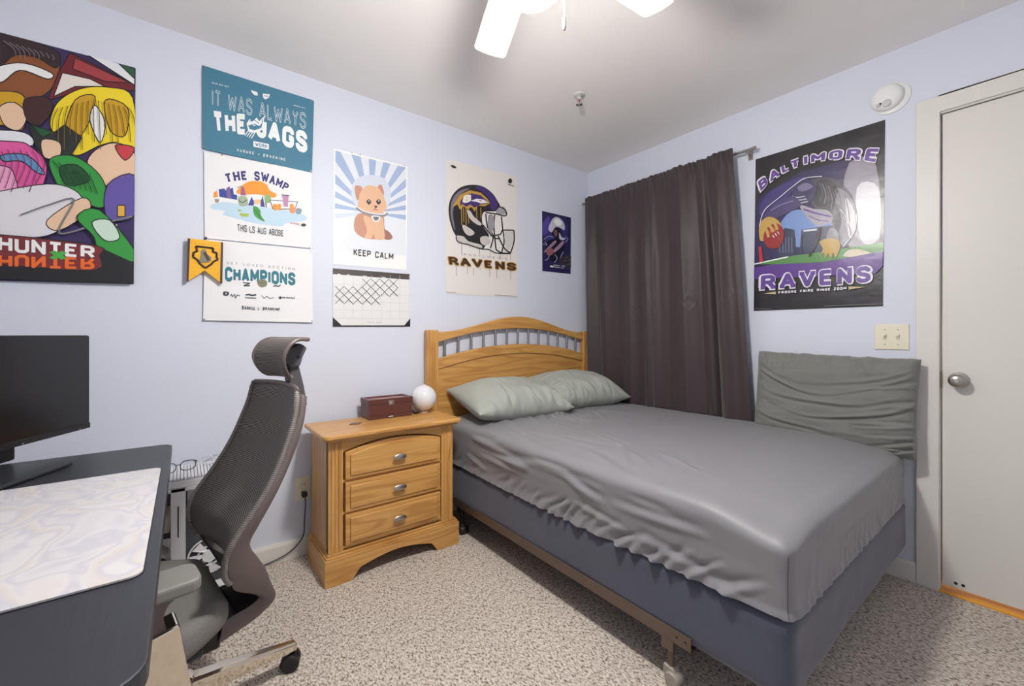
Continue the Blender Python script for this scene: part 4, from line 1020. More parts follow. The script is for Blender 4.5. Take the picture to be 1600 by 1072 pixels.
p.poly([(-280, -100), (0, 20), (120, 60), (235, 110), (225, 170), (150, 130), (60, 120), (-40, 180), (-280, 120)], ink(54, 40, 44), 5)
p.poly([(-100, 200), (70, 150), (205, 190), (190, 215), (80, 180), (0, 230)], WH, 5)
p.poly([(280, 110), (537, 235), (537, 262), (380, 250), (190, 300), (235, 190)], DR)
p.poly([(300, 130), (520, 230), (420, 225), (290, 175)], ink(160, 60, 66))
p.poly([(250, 190), (360, 215), (420, 245), (300, 245), (215, 285)], ink(228, 222, 214))
p.poly([(340, 112), (538, 172), (538, 240)], ink(230, 232, 236)); p.poly([(470, 150), (538, 175), (538, 215)], ink(40, 90, 60))
p.poly([(200, 400), (230, 310), (320, 255), (430, 248), (530, 290), (537, 520), (470, 470), (400, 480), (300, 520), (240, 450)], Y1, 5)
p.poly([(300, 300), (380, 285), (350, 400), (290, 470), (260, 420)], Y2, 4); p.poly([(420, 300), (510, 330), (500, 440), (440, 420)], Y2, 4)
p.poly([(360, 380), (380, 320), (420, 390), (400, 470)], WH, 4)
p.poly([(380, 500), (460, 470), (537, 510), (537, 620), (420, 640), (350, 560)], SK, 4)
p.poly([(460, 480), (537, 490), (500, 540)], ink(200, 60, 70), 4)
p.poly([(-280, 300), (40, 265), (110, 320), (90, 420), (0, 400), (-280, 430)], Y2, 5); p.poly([(0, 330), (60, 310), (110, 360), (80, 420), (20, 400)], SK, 4)
p.poly([(100, 300), (190, 290), (210, 340), (160, 400), (110, 380)], ink(66, 34, 34), 4)
p.poly([(-280, 430), (10, 420), (120, 440), (100, 490), (-280, 480)], ink(228, 228, 236), 4)
p.poly([(-280, 480), (40, 465), (130, 490), (190, 570), (140, 700), (40, 730), (-280, 700)], PK, 5)
p.poly([(-280, 560), (0, 560), (60, 600), (40, 680), (-280, 660)], LP, 5); p.poly([(10, 520), (110, 520), (180, 590), (150, 590), (90, 545), (20, 545)], ink(96, 150, 196), 4)
p.poly([(140, 470), (120, 405), (220, 430), (260, 400), (330, 450), (280, 530), (170, 520)], ink(34, 40, 38)); p.poly([(130, 400), (220, 430), (170, 450)], DG)
p.poly([(170, 460), (240, 470), (240, 525), (180, 530)], SK, 4)
p.poly([(200, 540), (300, 525), (400, 600), (430, 690), (400, 730), (300, 690), (240, 650)], GR, 5); p.poly([(240, 570), (310, 560), (360, 620), (270, 640)], DG, 4)
p.poly([(-280, 740), (140, 640), (300, 660), (330, 740), (220, 830), (80, 850), (-280, 850)], ink(222, 220, 226), 5)
p.poly([(190, 780), (330, 690), (360, 740), (240, 820)], SK, 4)
p.poly([(430, 640), (537, 600), (537, 760), (430, 770)], PU, 4); p.poly([(470, 720), (500, 720), (500, 765), (470, 765)], ink(220, 170, 60))
for k in range(15):
    x = 235 + k * 20; p.line([(x, 300 + abs(k - 7) * 5), (x - 20 + k * 3, 380), (x - 24 + k * 4, 440 + 30 * (k % 3))], 3.5, ink(120, 90, 20), 4)
for k in range(10): p.line([(-60 + k * 24, 500 + (k % 2) * 8), (-50 + k * 26, 560), (-70 + k * 24, 640 + 14 * (k % 3))], 3.5, ink(130, 40, 90), 4)
for k in range(9): p.line([(20 + k * 24, 70 + k * 7), (60 + k * 20, 100 + k * 5), (70 + k * 18, 130 + 8 * (k % 3))], 3.5, ink(120, 108, 116), 4)
for k in range(7): p.line([(215 + k * 24, 545 + k * 8), (250 + k * 22, 590 + k * 10), (260 + k * 22, 640 + k * 6)], 3.5, ink(20, 70, 36), 4)
for k in range(6): p.line([(410 + k * 18, 800 + k * 22), (470 + k * 10, 800 + k * 20)], 5, ink(224, 236, 226))
p.line([(90, 760), (200, 720), (300, 700), (240, 830), (380, 800), (530, 765)], 7, GREY, 5)
p.poly([(310, 770), (400, 740), (540, 900), (530, 945), (400, 940), (380, 850)], GR, 4); p.poly([(370, 790), (440, 780), (480, 850), (420, 860)], ink(200, 222, 206), 4)
p.poly([(-280, 870), (380, 880), (534, 950), (532, 1032), (-280, 1000)], BK)
p.poly([(-280, 835), (0, 838), (385, 880), (400, 920), (375, 980), (-10, 955), (-280, 940)], ink(120, 40, 46), 3)
p.build('artwork', t)
p2 = Print('A', b + p.dep + .0004, C1)
OR = ink(232, 108, 40)
p2.text('HUNTER', [(8, 905), (375, 932)], [(8, 842), (375, 884)], WH, .21, .12)
p2.text('HUNTER', [(8, 915), (375, 930)], [(8, 968), (375, 975)], OR, .21, .12)
p2.text('X', [(212, 940), (262, 940)], [(212, 898), (262, 900)], ink(70, 170, 70), .3)
p2.build('lettering', t)

# ---- three flags and the yellow pennant
def flagdisp(seed, amp=.006):
    def d(a, z): return .004 + amp * (.5 + .5 * fbm(a * 4 + seed, z * 4, seed, 2)) * .9
    return d
C2 = (300, 90, .18657)
fd = flagdisp(1)
TEAL = ink(64, 122, 148, .6); NAVY = ink(44, 44, 110, .6)
t, b = sheet('wall_flag', 'teal flag reading IT WAS ALWAYS THE JAGS, topmost of three', 'flag', 'A', [(85, 70), (1018, 368), (1003, 968), (88, 770)], TEAL, disp=fd, crop=C2, group='flags stacked on the wall')
p = Print('A', b, C2, fd)
W6 = ink(236, 240, 242, .6)
p.text('IT WAS ALWAYS', [(172, 410), (945, 605)], [(172, 275), (945, 470)], W6, .145, .16, hollow=(TEAL, .075))
p.text('THE', [(200, 642), (440, 652)], [(180, 452), (440, 480)], W6, .27, .12)
p.text('JAGS', [(550, 670), (945, 808)], [(560, 510), (945, 625)], W6, .27, .12)
p.poly([(455, 560), (480, 520), (500, 545), (540, 510), (560, 540), (610, 490), (590, 560), (600, 610), (560, 620), (520, 640), (470, 625)], W6)
p.poly([(470, 575), (520, 560), (560, 580), (580, 560), (570, 600), (520, 615), (480, 605)], TEAL)
p.poly([(500, 562), (535, 575), (515, 580)], W6)
for k in range(4): p.line([(440 + k * 18, 660 + k * 8), (470 + k * 18, 620 + k * 6)], 7, W6)
p.line([(480, 540), (520, 530), (560, 560)], 6, TEAL); p.line([(590, 520), (575, 600)], 6, TEAL)
p.poly([(512, 705), (640, 732), (640, 778), (512, 752)], W6); p.text('WORK', [(530, 748), (625, 768)], [(530, 716), (625, 736)], TEAL, .2, .2)
p.text('AUGUSE + DRACKINE', [(375, 790), (775, 872)], [(378, 768), (777, 850)], W6, .2, .55)
p.text('DUUR BLD BOY', [(168, 228), (305, 262)], [(168, 215), (305, 250)], W6, .2, .4); p.text('GROUP BIT', [(848, 415), (940, 440)], [(848, 405), (940, 430)], W6, .2, .4)
p.poly([(488, 282), (545, 300), (548, 330), (520, 325), (500, 305)], W6); p.poly([(588, 312), (650, 318), (640, 345), (610, 362), (592, 345)], W6); p.line([(600, 330), (638, 336)], 5, TEAL)
p.build('lettering', t)
pins(t, 'A', [(100, 82), (1008, 374), (95, 757), (993, 955)], C2, d=.010)

C3 = (280, 230, .26128); fd2 = flagdisp(5, .004)
t, b = sheet('wall_flag', 'white flag with THE SWAMP lettering and an orange sunset, middle of three', 'flag', 'A', [(148, 28), (790, 150), (788, 606), (152, 546)], CLOTHW, disp=fd2, crop=C3, group='flags stacked on the wall')
p = Print('A', b, C3, fd2)
OG, LB, BL, DGR = ink(238, 152, 48, .6), ink(190, 216, 234, .6), ink(48, 66, 150, .6), ink(60, 150, 60, .6)
p.text('THE SWAMP', [(285, 212), (480, 205), (632, 262)], [(272, 164), (480, 150), (655, 226)], NAVY, .24, .20, slab=.14)
p.poly([(340, 270), (400, 215), (470, 205), (520, 225), (540, 260), (580, 285), (560, 305), (470, 285), (380, 285)], OG, 4)
p.poly([(190, 350), (260, 330), (400, 350), (560, 370), (730, 400), (755, 440), (640, 455), (600, 475), (440, 455), (350, 430), (260, 405), (275, 385), (200, 372)], LB, 4)
BLK = ink(40, 44, 60, .6)
p.poly([(235, 255), (270, 250), (275, 262), (320, 245), (325, 285), (345, 290), (345, 318), (240, 300)], BL); p.poly([(205, 275), (225, 262), (232, 300), (205, 305)], OG); p.poly([(212, 312), (240, 315), (232, 335), (215, 333)], ink(150, 140, 120))
p.poly([(280, 250), (300, 236), (312, 310), (285, 305)], ink(112, 80, 140)); p.line([(345, 245), (370, 238), (385, 245)], 5, ink(150, 90, 60)); p.poly([(370, 240), (385, 240), (398, 292), (365, 290)], ink(150, 70, 110))
p.poly([(352, 300), (400, 300), (408, 348), (360, 352)], ink(150, 170, 140), 3); p.line([(355, 320), (375, 335), (405, 318)], 4, BLK, 3)
p.poly([(410, 350), (432, 300), (445, 305), (445, 352)], BL); p.poly([(485, 310), (498, 296), (510, 360), (485, 358)], BL); p.poly([(432, 298), (495, 290), (492, 315), (440, 320)], ink(226, 226, 230)); p.poly([(448, 320), (485, 318), (480, 342), (452, 340)], ink(230, 180, 120), 3)
p.poly([(510, 295), (540, 290), (545, 330), (515, 335)], ink(120, 160, 90), 3); p.line([(515, 335), (520, 365)], 5, BLK)
p.poly([(540, 320), (705, 330), (690, 372), (560, 372)], ink(230, 226, 232)); p.line([(540, 320), (705, 330), (690, 372), (560, 372)], 4, BLK, 0, True)
p.poly([(615, 290), (652, 295), (648, 360), (622, 358)], ink(170, 110, 160)); p.line([(610, 288), (655, 293)], 5, BLK)
for x in (560, 585, 660): p.poly([(x, 345), (x + 22, 346), (x + 20, 378), (x + 2, 376)], OG, 3)
p.poly([(660, 370), (692, 362), (690, 396), (665, 394)], ink(226, 120, 50), 3); p.poly([(700, 368), (730, 374), (722, 402), (698, 398)], ink(90, 130, 140), 3)
p.poly([(440, 362), (460, 358), (482, 380), (488, 412), (510, 446), (478, 434), (448, 408)], DGR, 4); p.line([(450, 375), (470, 400), (478, 425)], 4, ink(30, 90, 40, .6))
p.poly([(362, 398), (412, 402), (408, 418), (372, 416)], ink(170, 190, 80, .6), 3); p.poly([(350, 376), (368, 378), (366, 388), (352, 386)], ink(150, 180, 90), 3)
p.text('THIS LS AUG ABOSE', [(350, 505), (620, 536)], [(347, 462), (620, 500)], BLK, .13, .16)
p.text('STROKE', [(664, 462), (716, 468)], [(664, 452), (716, 458)], ink(200, 70, 80), .2, .3); p.poly([(728, 462), (745, 459), (757, 468), (745, 476), (730, 473)], BLK, 3)
p.build('lettering', t)
pins(t, 'A', [(255, 50), (160, 540), (782, 600)], C3, d=.010)

fd3 = flagdisp(9, .012)
t, b = sheet('wall_flag', 'white flag reading CHAMPIONS in teal, lowest of three', 'flag', 'A', [(152, 552), (792, 618), (797, 1048), (142, 1036)], CLOTHW, disp=fd3, crop=C3, group='flags stacked on the wall')
p = Print('A', b, C3, fd3)
TE = ink(38, 118, 134, .6)
p.text('CHAMPIONS', [(280, 805), (685, 828)], [(280, 716), (685, 752)], TE, .26, .10)
p.text('GET LOVED BECTION', [(284, 700), (688, 738)], [(284, 686), (688, 724)], ink(170, 160, 170), .16, .5)
p.poly([(465, 800), (500, 792), (522, 805), (520, 830), (492, 840), (470, 825)], ink(120, 116, 80), 3); p.line([(475, 815), (510, 812)], 5, TE)
p.line([(378, 812), (420, 815), (385, 830), (420, 830)], 6, BLK); p.line([(560, 832), (580, 830), (590, 835), (604, 824)], 6, BLK)
p.text('D', [(268, 890), (290, 890)], [(268, 864), (290, 864)], BLK, .3, .2); p.line([(305, 892), (310, 880), (318, 895), (330, 880), (335, 905), (345, 885), (362, 890)], 4, BLK)
p.line([(395, 885), (415, 882), (430, 888), (458, 884)], 8, BLK); p.line([(392, 902), (458, 904)], 5, BLK); p.line([(490, 888), (505, 905), (520, 892), (540, 906), (562, 900)], 3, BLK)
p.poly([(592, 901), (601, 892), (610, 901), (601, 911)], BLK, 3); p.text('BRANDALE', [(615, 905), (688, 907)], [(615, 896), (688, 898)], BLK, .25, .2)
p.text('BANKUL L. BRANKINE', [(374, 972), (596, 978)], [(374, 950), (598, 962)], BLK, .2, .25, slant=.1)
p.build('lettering', t)
pins(t, 'A', [(788, 628), (790, 1040), (148, 1030)], C3, d=.014)

pn = thing('pennant_plaque', 'yellow swallow-tailed plaque with a brown crest outline overlapping the white flags', 'plaque', (-2.53, -.03, 1.33))
YEL = mat('pennant_yellow', rgb(244, 182, 30), .35); BRN = mat('pennant_brown', rgb(62, 42, 34), .4)
def wpts(pts, off, crop=C3):
    r = []
    for q in pts:
        rr_ = ray(crop[0] + q[0] * crop[2], crop[1] + q[1] * crop[2]); tt = (-off - CAM.y) / rr_.y; P_ = CAM + rr_ * tt; r.append((P_.x, P_.z))
    return r
body = [(64, 545), (262, 570), (252, 815), (153, 738), (55, 800)]
MB().prism(wpts(body, .034), 1, -.034, -.018).build('plate', YEL, pn, bevel=.001)
MB().prism(wpts([(50, 545), (66, 546), (56, 802), (44, 803)], .034), 1, -.034, -.017).build('edge_strip', BRN, pn)
MB().prism(wpts([(250, 568), (263, 570), (258, 814), (244, 812)], .034), 1, -.036, -.017).build('edge_strip', BRN, pn)
crest = [(100, 592), (205, 604), (200, 625), (226, 632), (224, 655), (232, 672), (208, 682), (190, 702), (156, 722), (128, 700), (108, 672), (82, 655), (86, 630), (108, 622)]
p = MB(); c2 = wpts(crest, .037)
for a_, b_ in zip(c2, c2[1:] + c2[:1]): p.tube([(a_[0], -.036, a_[1]), (b_[0], -.036, b_[1])], .0042, 6)
p.build('crest_outline', BRN, pn)
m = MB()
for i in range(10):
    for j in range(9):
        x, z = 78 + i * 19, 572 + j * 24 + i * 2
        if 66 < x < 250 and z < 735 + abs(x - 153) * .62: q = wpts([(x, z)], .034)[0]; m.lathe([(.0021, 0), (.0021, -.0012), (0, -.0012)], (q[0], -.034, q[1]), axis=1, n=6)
st = m.build('studs', mat('stud_shade_gold', rgb(216, 150, 22), .4), pn); st['kind'] = 'stuff'  # darker gold paints the shade of the raised studs
m = MB().prism(wpts(catmull([(132, 618), (156, 612), (168, 640), (192, 660), (182, 684), (150, 690), (124, 684), (130, 650)], 3), .038), 1, -.0385, -.033)
m.build('crest_shape', mat('crest_grey', rgb(128, 124, 112), .4), pn)
m = MB().prism(wpts([(142, 630), (160, 626), (184, 672), (170, 680)], .040), 1, -.0400, -.037); m.build('crest_stripe', BRN, pn)
MB().tube([(wpts([(150, 550)], .03)[0][0], -.022, wpts([(150, 550)], .03)[0][1]), (wpts([(165, 548)], .03)[0][0], -.022, wpts([(165, 540)], .03)[0][1])], .004, 8).build('hanger', BLACKP, pn)
MB().box((-2.55, -.019, 1.42), (-2.51, -.001, 1.46)).build('spacer', BRN, pn)

# ---- keep calm poster
C4 = (510, 220, .28)
t, b = sheet('poster', 'pale blue poster of a puppy in a bubble helmet reading KEEP CALM', 'poster', 'A', [(38, 42), (452, 142), (446, 722), (38, 690)], PAPER, crop=C4)
p = Print('A', b, C4); p.clip = [p.w(q) for q in [(40, 44), (450, 142), (444, 720), (40, 688)]]
q = [(50, 56), (443, 150), (440, 560), (440, 560), (44, 530)]
LBL, MBL = ink(206, 216, 232), ink(160, 180, 214)
p.poly([(50, 56), (443, 150), (441, 640), (45, 610)], ink(222, 227, 236))
fx, fz = 250, 400
def quadhit(a):
    # distance from the centre to the panel edge along angle a
    pl = [(50, 56), (443, 150), (441, 560), (45, 530)]; best = 1e9
    dx, dz = math.cos(a), math.sin(a)
    for (x1, y1), (x2, y2) in zip(pl, pl[1:] + pl[:1]):
        ex, ey = x2 - x1, y2 - y1; den = dx * ey - dz * ex
        if abs(den) < 1e-9: continue
        tt = ((x1 - fx) * ey - (y1 - fz) * ex) / den; uu = ((x1 - fx) * dz - (y1 - fz) * dx) / den
        if tt > 0 and -1e-6 <= uu <= 1 + 1e-6: best = min(best, tt)
    return (fx + dx * best, fz + dz * best)
corn = [math.atan2(56 - fz, 50 - fx), math.atan2(150 - fz, 443 - fx)]
for k in range(13):
    a0 = math.radians(-190 + k * 16.2); a1 = a0 + math.radians(8.1)
    mid = [c for c in corn if a0 < c < a1]
    p.poly([(fx, fz), quadhit(a0)] + [quadhit(c) for c in mid] + [quadhit(a1)], MBL if k % 13 else LBL)
p.poly([(138, 270), (165, 215), (230, 192), (310, 205), (352, 260), (358, 320), (330, 385), (280, 410), (200, 395), (150, 345)], ink(206, 214, 228), 5)
TAN, TAN2, TAND = ink(222, 178, 146), ink(196, 140, 116), ink(160, 110, 96)
p.poly([(165, 420), (210, 405), (310, 420), (322, 470), (325, 530), (310, 552), (270, 550), (215, 545), (170, 520), (152, 480)], TAN2, 4)
p.poly([(318, 495), (350, 510), (368, 540), (350, 553), (320, 545)], TAND, 4)
p.poly([(205, 420), (260, 435), (310, 430), (320, 490), (322, 548), (275, 550), (262, 520), (250, 545), (212, 542), (225, 500)], TAN, 4)
p.poly([(158, 255), (200, 262), (180, 330), (165, 320)], TAN2, 3); p.poly([(285, 262), (305, 245), (320, 290), (310, 310)], TAN2, 3)
p.poly([(178, 340), (190, 285), (230, 250), (285, 262), (322, 320), (334, 375), (310, 405), (260, 410), (200, 390), (172, 370)], TAN, 5)
for ex in (236, 290): p.poly([(ex - 14, 340), (ex, 327), (ex + 13, 342), (ex, 358)], ink(66, 40, 38), 4); p.poly([(ex - 3, 335), (ex + 3, 334), (ex + 2, 341)], WH, 3)
p.poly([(265, 364), (284, 366), (274, 378)], ink(96, 60, 56), 3); p.line([(274, 378), (262, 386), (274, 384), (286, 388)], 2.5, ink(96, 60, 56))
p.line([(165, 372), (205, 400), (262, 415), (320, 418), (336, 402)], 14, ink(140, 132, 140), 4); p.line([(165, 364), (205, 392), (262, 407), (320, 410), (336, 394)], 6, ink(226, 228, 232), 4)
p.poly([(250, 420), (300, 424), (286, 452), (264, 450)], ink(228, 228, 232), 3); p.poly([(260, 425), (292, 428), (282, 445), (268, 444)], ink(110, 106, 116), 3)
p.text('KEEP CALM', [(153, 640), (368, 664)], [(153, 603), (370, 630)], ink(52, 54, 62), .19, .16)
p.build('artwork', t)
pins(t, 'A', [(142, 66), (188, 77), (435, 138)], C4, d=.002, r=.003)

# ---- desk-pad calendar
t, b = sheet('wall_calendar', 'white wall calendar with crossed-off days under the puppy poster', 'calendar', 'A', [(35, 712), (463, 745), (466, 1036), (35, 1036)], ink(228, 228, 228), th=.004, crop=C4)
p = Print('A', b, C4)
DK = ink(74, 66, 64)
p.poly([(35, 712), (463, 745), (463, 776), (35, 745)], DK)
for x in (60, 112, 205, 310): p.poly([(x, 738 + x * .07), (x + 18, 739.5 + x * .07), (x + 18, 743.5 + x * .07), (x, 742 + x * .07)], ink(220, 220, 220))
p.poly([(35, 985), (88, 1034), (35, 1036)], BK); p.poly([(466, 990), (466, 1036), (428, 1036)], BK); p.poly([(35, 1030), (466, 1030), (466, 1037), (35, 1037)], BK)
FNT = ink(206, 206, 208)
for y in (798, 846, 895, 944, 990): p.line([(45, y), (455, y + 22 - (y - 798) * .1)], 1.6, FNT)
for x in range(95, 460, 52): p.line([(x, 752), (x, 992)], 1.6, FNT)
INKL = ink(66, 64, 68)
for r, (c0, c1) in enumerate(((3, 6), (0, 6), (0, 4))):
    for c in range(c0, c1 + 1):
        x = 48 + c * 50; y = 764 + r * 48 + c * 1.5
        if c > 6: continue
        p.line([(x, y + (0 if r else 2)), (x + 48, y + 48)], 2.6, INKL); p.line([(x + 48, y), (x, y + 49)], 2.6, INKL)
p.text('JULY XXII', [(225, 1017), (305, 1019)], [(225, 1007), (305, 1009)], ink(188, 188, 190), .14, .3)
p.build('day_grid', t)

# ---- football helmet poster
C5 = (680, 240, .2144)
t, b = sheet('poster', 'off-white poster of a dripping painted football helmet reading RAVENS', 'poster', 'A', [(78, 36), (594, 168), (598, 1048), (76, 1022)], ink(226, 222, 218), crop=C5)
p = Print('A', b, C5)
HB, HP_, GD, LG = ink(32, 28, 36), ink(66, 44, 110), ink(186, 146, 60), ink(198, 192, 188)
p.poly([(150, 600), (108, 500), (96, 400), (118, 315), (175, 252), (255, 228), (345, 240), (415, 290), (455, 350), (470, 385), (440, 420), (350, 430), (345, 520), (390, 600), (360, 680), (330, 695), (240, 660)], HB, 5)
p.poly([(290, 245), (350, 245), (420, 300), (455, 360), (440, 410), (400, 400), (390, 330), (340, 280)], HP_, 4)
p.poly([(110, 420), (125, 330), (180, 270), (250, 255), (180, 300), (140, 370), (128, 450), (145, 560), (120, 500)], ink(120, 112, 126), 4)
p.poly([(140, 360), (180, 300), (250, 268), (330, 285), (380, 330), (398, 362), (360, 385), (310, 380), (285, 425), (265, 390), (235, 405), (205, 385), (180, 410), (160, 370), (120, 395)], GD)
p.poly([(180, 350), (215, 305), (265, 290), (330, 305), (372, 342), (385, 362), (330, 372), (285, 395), (255, 372), (225, 388), (195, 370), (180, 385)], HP_)
p.poly([(255, 345), (300, 330), (352, 336), (384, 358), (330, 364), (300, 352)], ink(228, 226, 232)); p.poly([(318, 340), (340, 345), (325, 350)], ink(150, 30, 40))
p.text('B', [(205, 362), (245, 356)], [(218, 304), (256, 298)], ink(232, 226, 210), .3)
for x, y in ((190, 520), (205, 500), (222, 540), (240, 510), (330, 470), (300, 480)): p.line([(x, 395), (x + 2, y)], 5, GD)
p.poly([(230, 410), (258, 425), (280, 460), (335, 510), (320, 525), (270, 495), (240, 455)], LG, 3); p.poly([(196, 520), (250, 545), (285, 580), (250, 600), (212, 575)], LG, 3)
p.poly([(150, 600), (205, 605), (240, 640), (330, 665), (335, 690), (250, 665), (165, 640)], LG, 3); p.line([(150, 600), (165, 645), (240, 665), (330, 695), (390, 700), (440, 725), (545, 730)], 8, HB, 4)
p.poly([(330, 610), (380, 605), (400, 650), (360, 670), (330, 650)], LG, 4)
p.poly([(460, 395), (500, 390), (518, 440), (440, 440)], ink(160, 156, 160), 3)
for q in ([(365, 430), (440, 440), (500, 455), (518, 440), (500, 405), (455, 385)], [(365, 440), (380, 540), (420, 600), (400, 690)], [(400, 600), (470, 590), (490, 560), (570, 560)], [(570, 560), (572, 640), (545, 728)], [(480, 460), (490, 560), (500, 640), (480, 725)], [(345, 520), (420, 610), (470, 620)], [(430, 445), (425, 540), (440, 700)], [(440, 700), (480, 724), (548, 728)], [(455, 600), (500, 690), (545, 725)]):
    p.line(q, 9, HB, 4)
p.poly([(385, 450), (420, 455), (425, 540), (400, 580), (380, 530)], ink(150, 148, 156), 3); p.poly([(500, 580), (560, 575), (560, 650), (520, 700)], ink(206, 202, 202), 3)
for x, y0, y1 in ((190, 660, 740), (250, 665, 690), (320, 690, 735), (395, 700, 760), (545, 730, 775), (470, 725, 770)): p.line([(x, y0), (x, y1)], 2.5, GD if x % 2 else HB)
p.text('BODYLMEHIE', [(207, 742), (520, 775)], [(207, 728), (520, 760)], ink(150, 148, 150), .12, .75)
p.text('RAVENS', [(110, 812), (575, 858)], [(98, 748), (575, 795)], GD, .36, .10, slab=.17)
p.text('RAVENS', [(112, 808), (573, 853)], [(102, 753), (573, 800)], ink(66, 40, 24), .25, .21, slab=.14)
for x, y in ((150, 890), (208, 830), (275, 890), (322, 850), (392, 898), (445, 910), (545, 920), (230, 880)): p.line([(x, 815 + (x - 100) * .09), (x, y)], 2.6, ink(140, 100, 60))
p.poly([(108, 88), (135, 90), (150, 108), (125, 106)], BK, 3); p.poly([(527, 195), (543, 182), (556, 200), (545, 220), (530, 212)], BK, 3); p.line([(525, 226), (570, 238)], 4, BK)
p.line([(80, 1010), (145, 1012)], 3, GREY); p.line([(430, 1030), (592, 1040)], 2.5, GREY)
p.build('artwork', t)

# ---- small purple poster
C6 = (830, 310, .1212)
t, b = sheet('poster', 'small dark purple poster of a smoky seated figure near the corner', 'poster', 'A', [(140, 162), (510, 248), (506, 976), (142, 936)], ink(42, 36, 84, .35), crop=C6)
p = Print('A', b, C6); p.clip = [p.w(q) for q in [(140, 162), (510, 248), (506, 976), (142, 936)]]
V1, V2, V3, SM = ink(82, 72, 150), ink(58, 50, 116), ink(22, 20, 40), ink(196, 196, 216)
p.poly([(160, 400), (200, 300), (320, 240), (440, 300), (470, 420), (440, 560), (300, 600), (180, 540)], V2, 5); p.poly([(150, 320), (230, 230), (220, 420), (150, 470)], V1, 4)
p.poly([(220, 380), (270, 270), (330, 240), (400, 290), (430, 360), (420, 410), (370, 380), (310, 370), (270, 430), (240, 430)], SM, 5); p.poly([(290, 290), (340, 262), (390, 310), (380, 350), (320, 350)], WH, 4)
p.poly([(270, 440), (300, 385), (360, 385), (390, 440), (400, 540), (360, 500), (310, 500), (280, 490)], V3, 4)
p.poly([(285, 420), (325, 410), (335, 470), (305, 490)], ink(120, 84, 88), 4)
p.poly([(200, 560), (290, 520), (330, 500), (400, 530), (430, 600), (400, 760), (330, 820), (250, 800), (190, 700)], V3, 4)
p.poly([(360, 440), (390, 500), (440, 520), (400, 540), (360, 520)], SM, 3)
p.poly([(160, 690), (230, 610), (300, 545), (320, 565), (260, 630), (190, 690)], ink(150, 126, 150), 4); p.poly([(270, 680), (340, 610), (400, 550), (420, 575), (360, 650), (290, 700)], ink(160, 134, 158), 4)
p.poly([(195, 660), (250, 640), (290, 680), (260, 730), (205, 730)], ink(146, 96, 104), 4)
for q in ([(160, 530), (220, 490), (280, 500)], [(170, 560), (200, 600), (150, 590)], [(430, 500), (470, 520), (440, 570)], [(300, 720), (330, 780), (290, 830)], [(360, 790), (410, 690), (380, 740)], [(230, 730), (210, 780), (170, 800)]): p.line(q, 10, ink(146, 140, 190), 4)
p.poly([(350, 800), (420, 740), (506, 740), (506, 900), (430, 880)], ink(52, 50, 60), 4)
for x, y in ((440, 770), (470, 800), (480, 850), (420, 810), (460, 860)): p.line([(x, y), (x + 26, y - 12)], 8, ink(110, 112, 120))
p.line([(240, 876), (280, 882)], 20, WH); p.text('SCOUT AIM', [(285, 870), (425, 882)], [(285, 856), (425, 866)], WH, .24, .3); p.text('RESOUND FLIES', [(285, 892), (415, 906)], [(285, 878), (415, 892)], WH, .22, .25)
p.build('artwork', t)

# ---- black football poster on the curtain wall
C7 = (1160, 180, .2985)
def gloss(name, c):
    m = mat(name, c, .3, bump=.5, bscale=11, spec=.7); return m
PB = gloss('poster_black', rgb(30, 28, 34))
t, b = sheet('poster', 'black glossy BALTIMORE RAVENS football poster between curtain and door', 'poster', 'B', [(70, 232), (748, 24), (736, 1000), (60, 1025)], PB, crop=C7)
GI = {}
def gk(r, g, b_):
    if (r, g, b_) not in GI: GI[r, g, b_] = gloss('gloss_%d_%d_%d' % (r, g, b_), rgb(r, g, b_))
    return GI[r, g, b_]
p = Print('B', b, C7); p.clip = [p.w(q) for q in [(60, 1025), (736, 1000), (748, 24), (70, 232)]]
p.poly([(74, 480), (90, 430), (300, 300), (520, 240), (700, 250), (716, 690), (740, 660), (738, 720), (200, 770), (64, 790)], gk(44, 36, 84), 0)
p.poly([(90, 480), (150, 400), (260, 340), (330, 330), (220, 440), (120, 540)], gk(66, 56, 120), 4); p.poly([(180, 620), (260, 500), (400, 520), (500, 560), (480, 660), (250, 690)], gk(120, 150, 206), 4)
p.poly([(560, 250), (700, 260), (716, 680), (560, 690), (520, 500)], gk(150, 142, 158), 3); p.poly([(600, 380), (712, 380), (714, 640), (620, 650)], gk(214, 210, 218), 4)
p.poly([(180, 640), (225, 590), (275, 600), (280, 730), (190, 745)], gk(46, 52, 80)); p.poly([(310, 600), (480, 575), (520, 640), (510, 700), (300, 720)], gk(60, 66, 96)); p.line([(275, 640), (278, 730)], 8, gk(30, 32, 50)); p.line([(315, 630), (316, 720)], 8, gk(30, 32, 50)); p.line([(320, 606), (400, 598)], 10, gk(220, 224, 232))
for x in range(195, 275, 16): p.line([(x, 640), (x + 2, 720)], 4, gk(110, 120, 150))
p.poly([(64, 778), (200, 745), (420, 715), (740, 665), (738, 712), (420, 770), (160, 782)], gk(84, 140, 70)); p.line([(64, 780), (240, 742)], 6, WH)
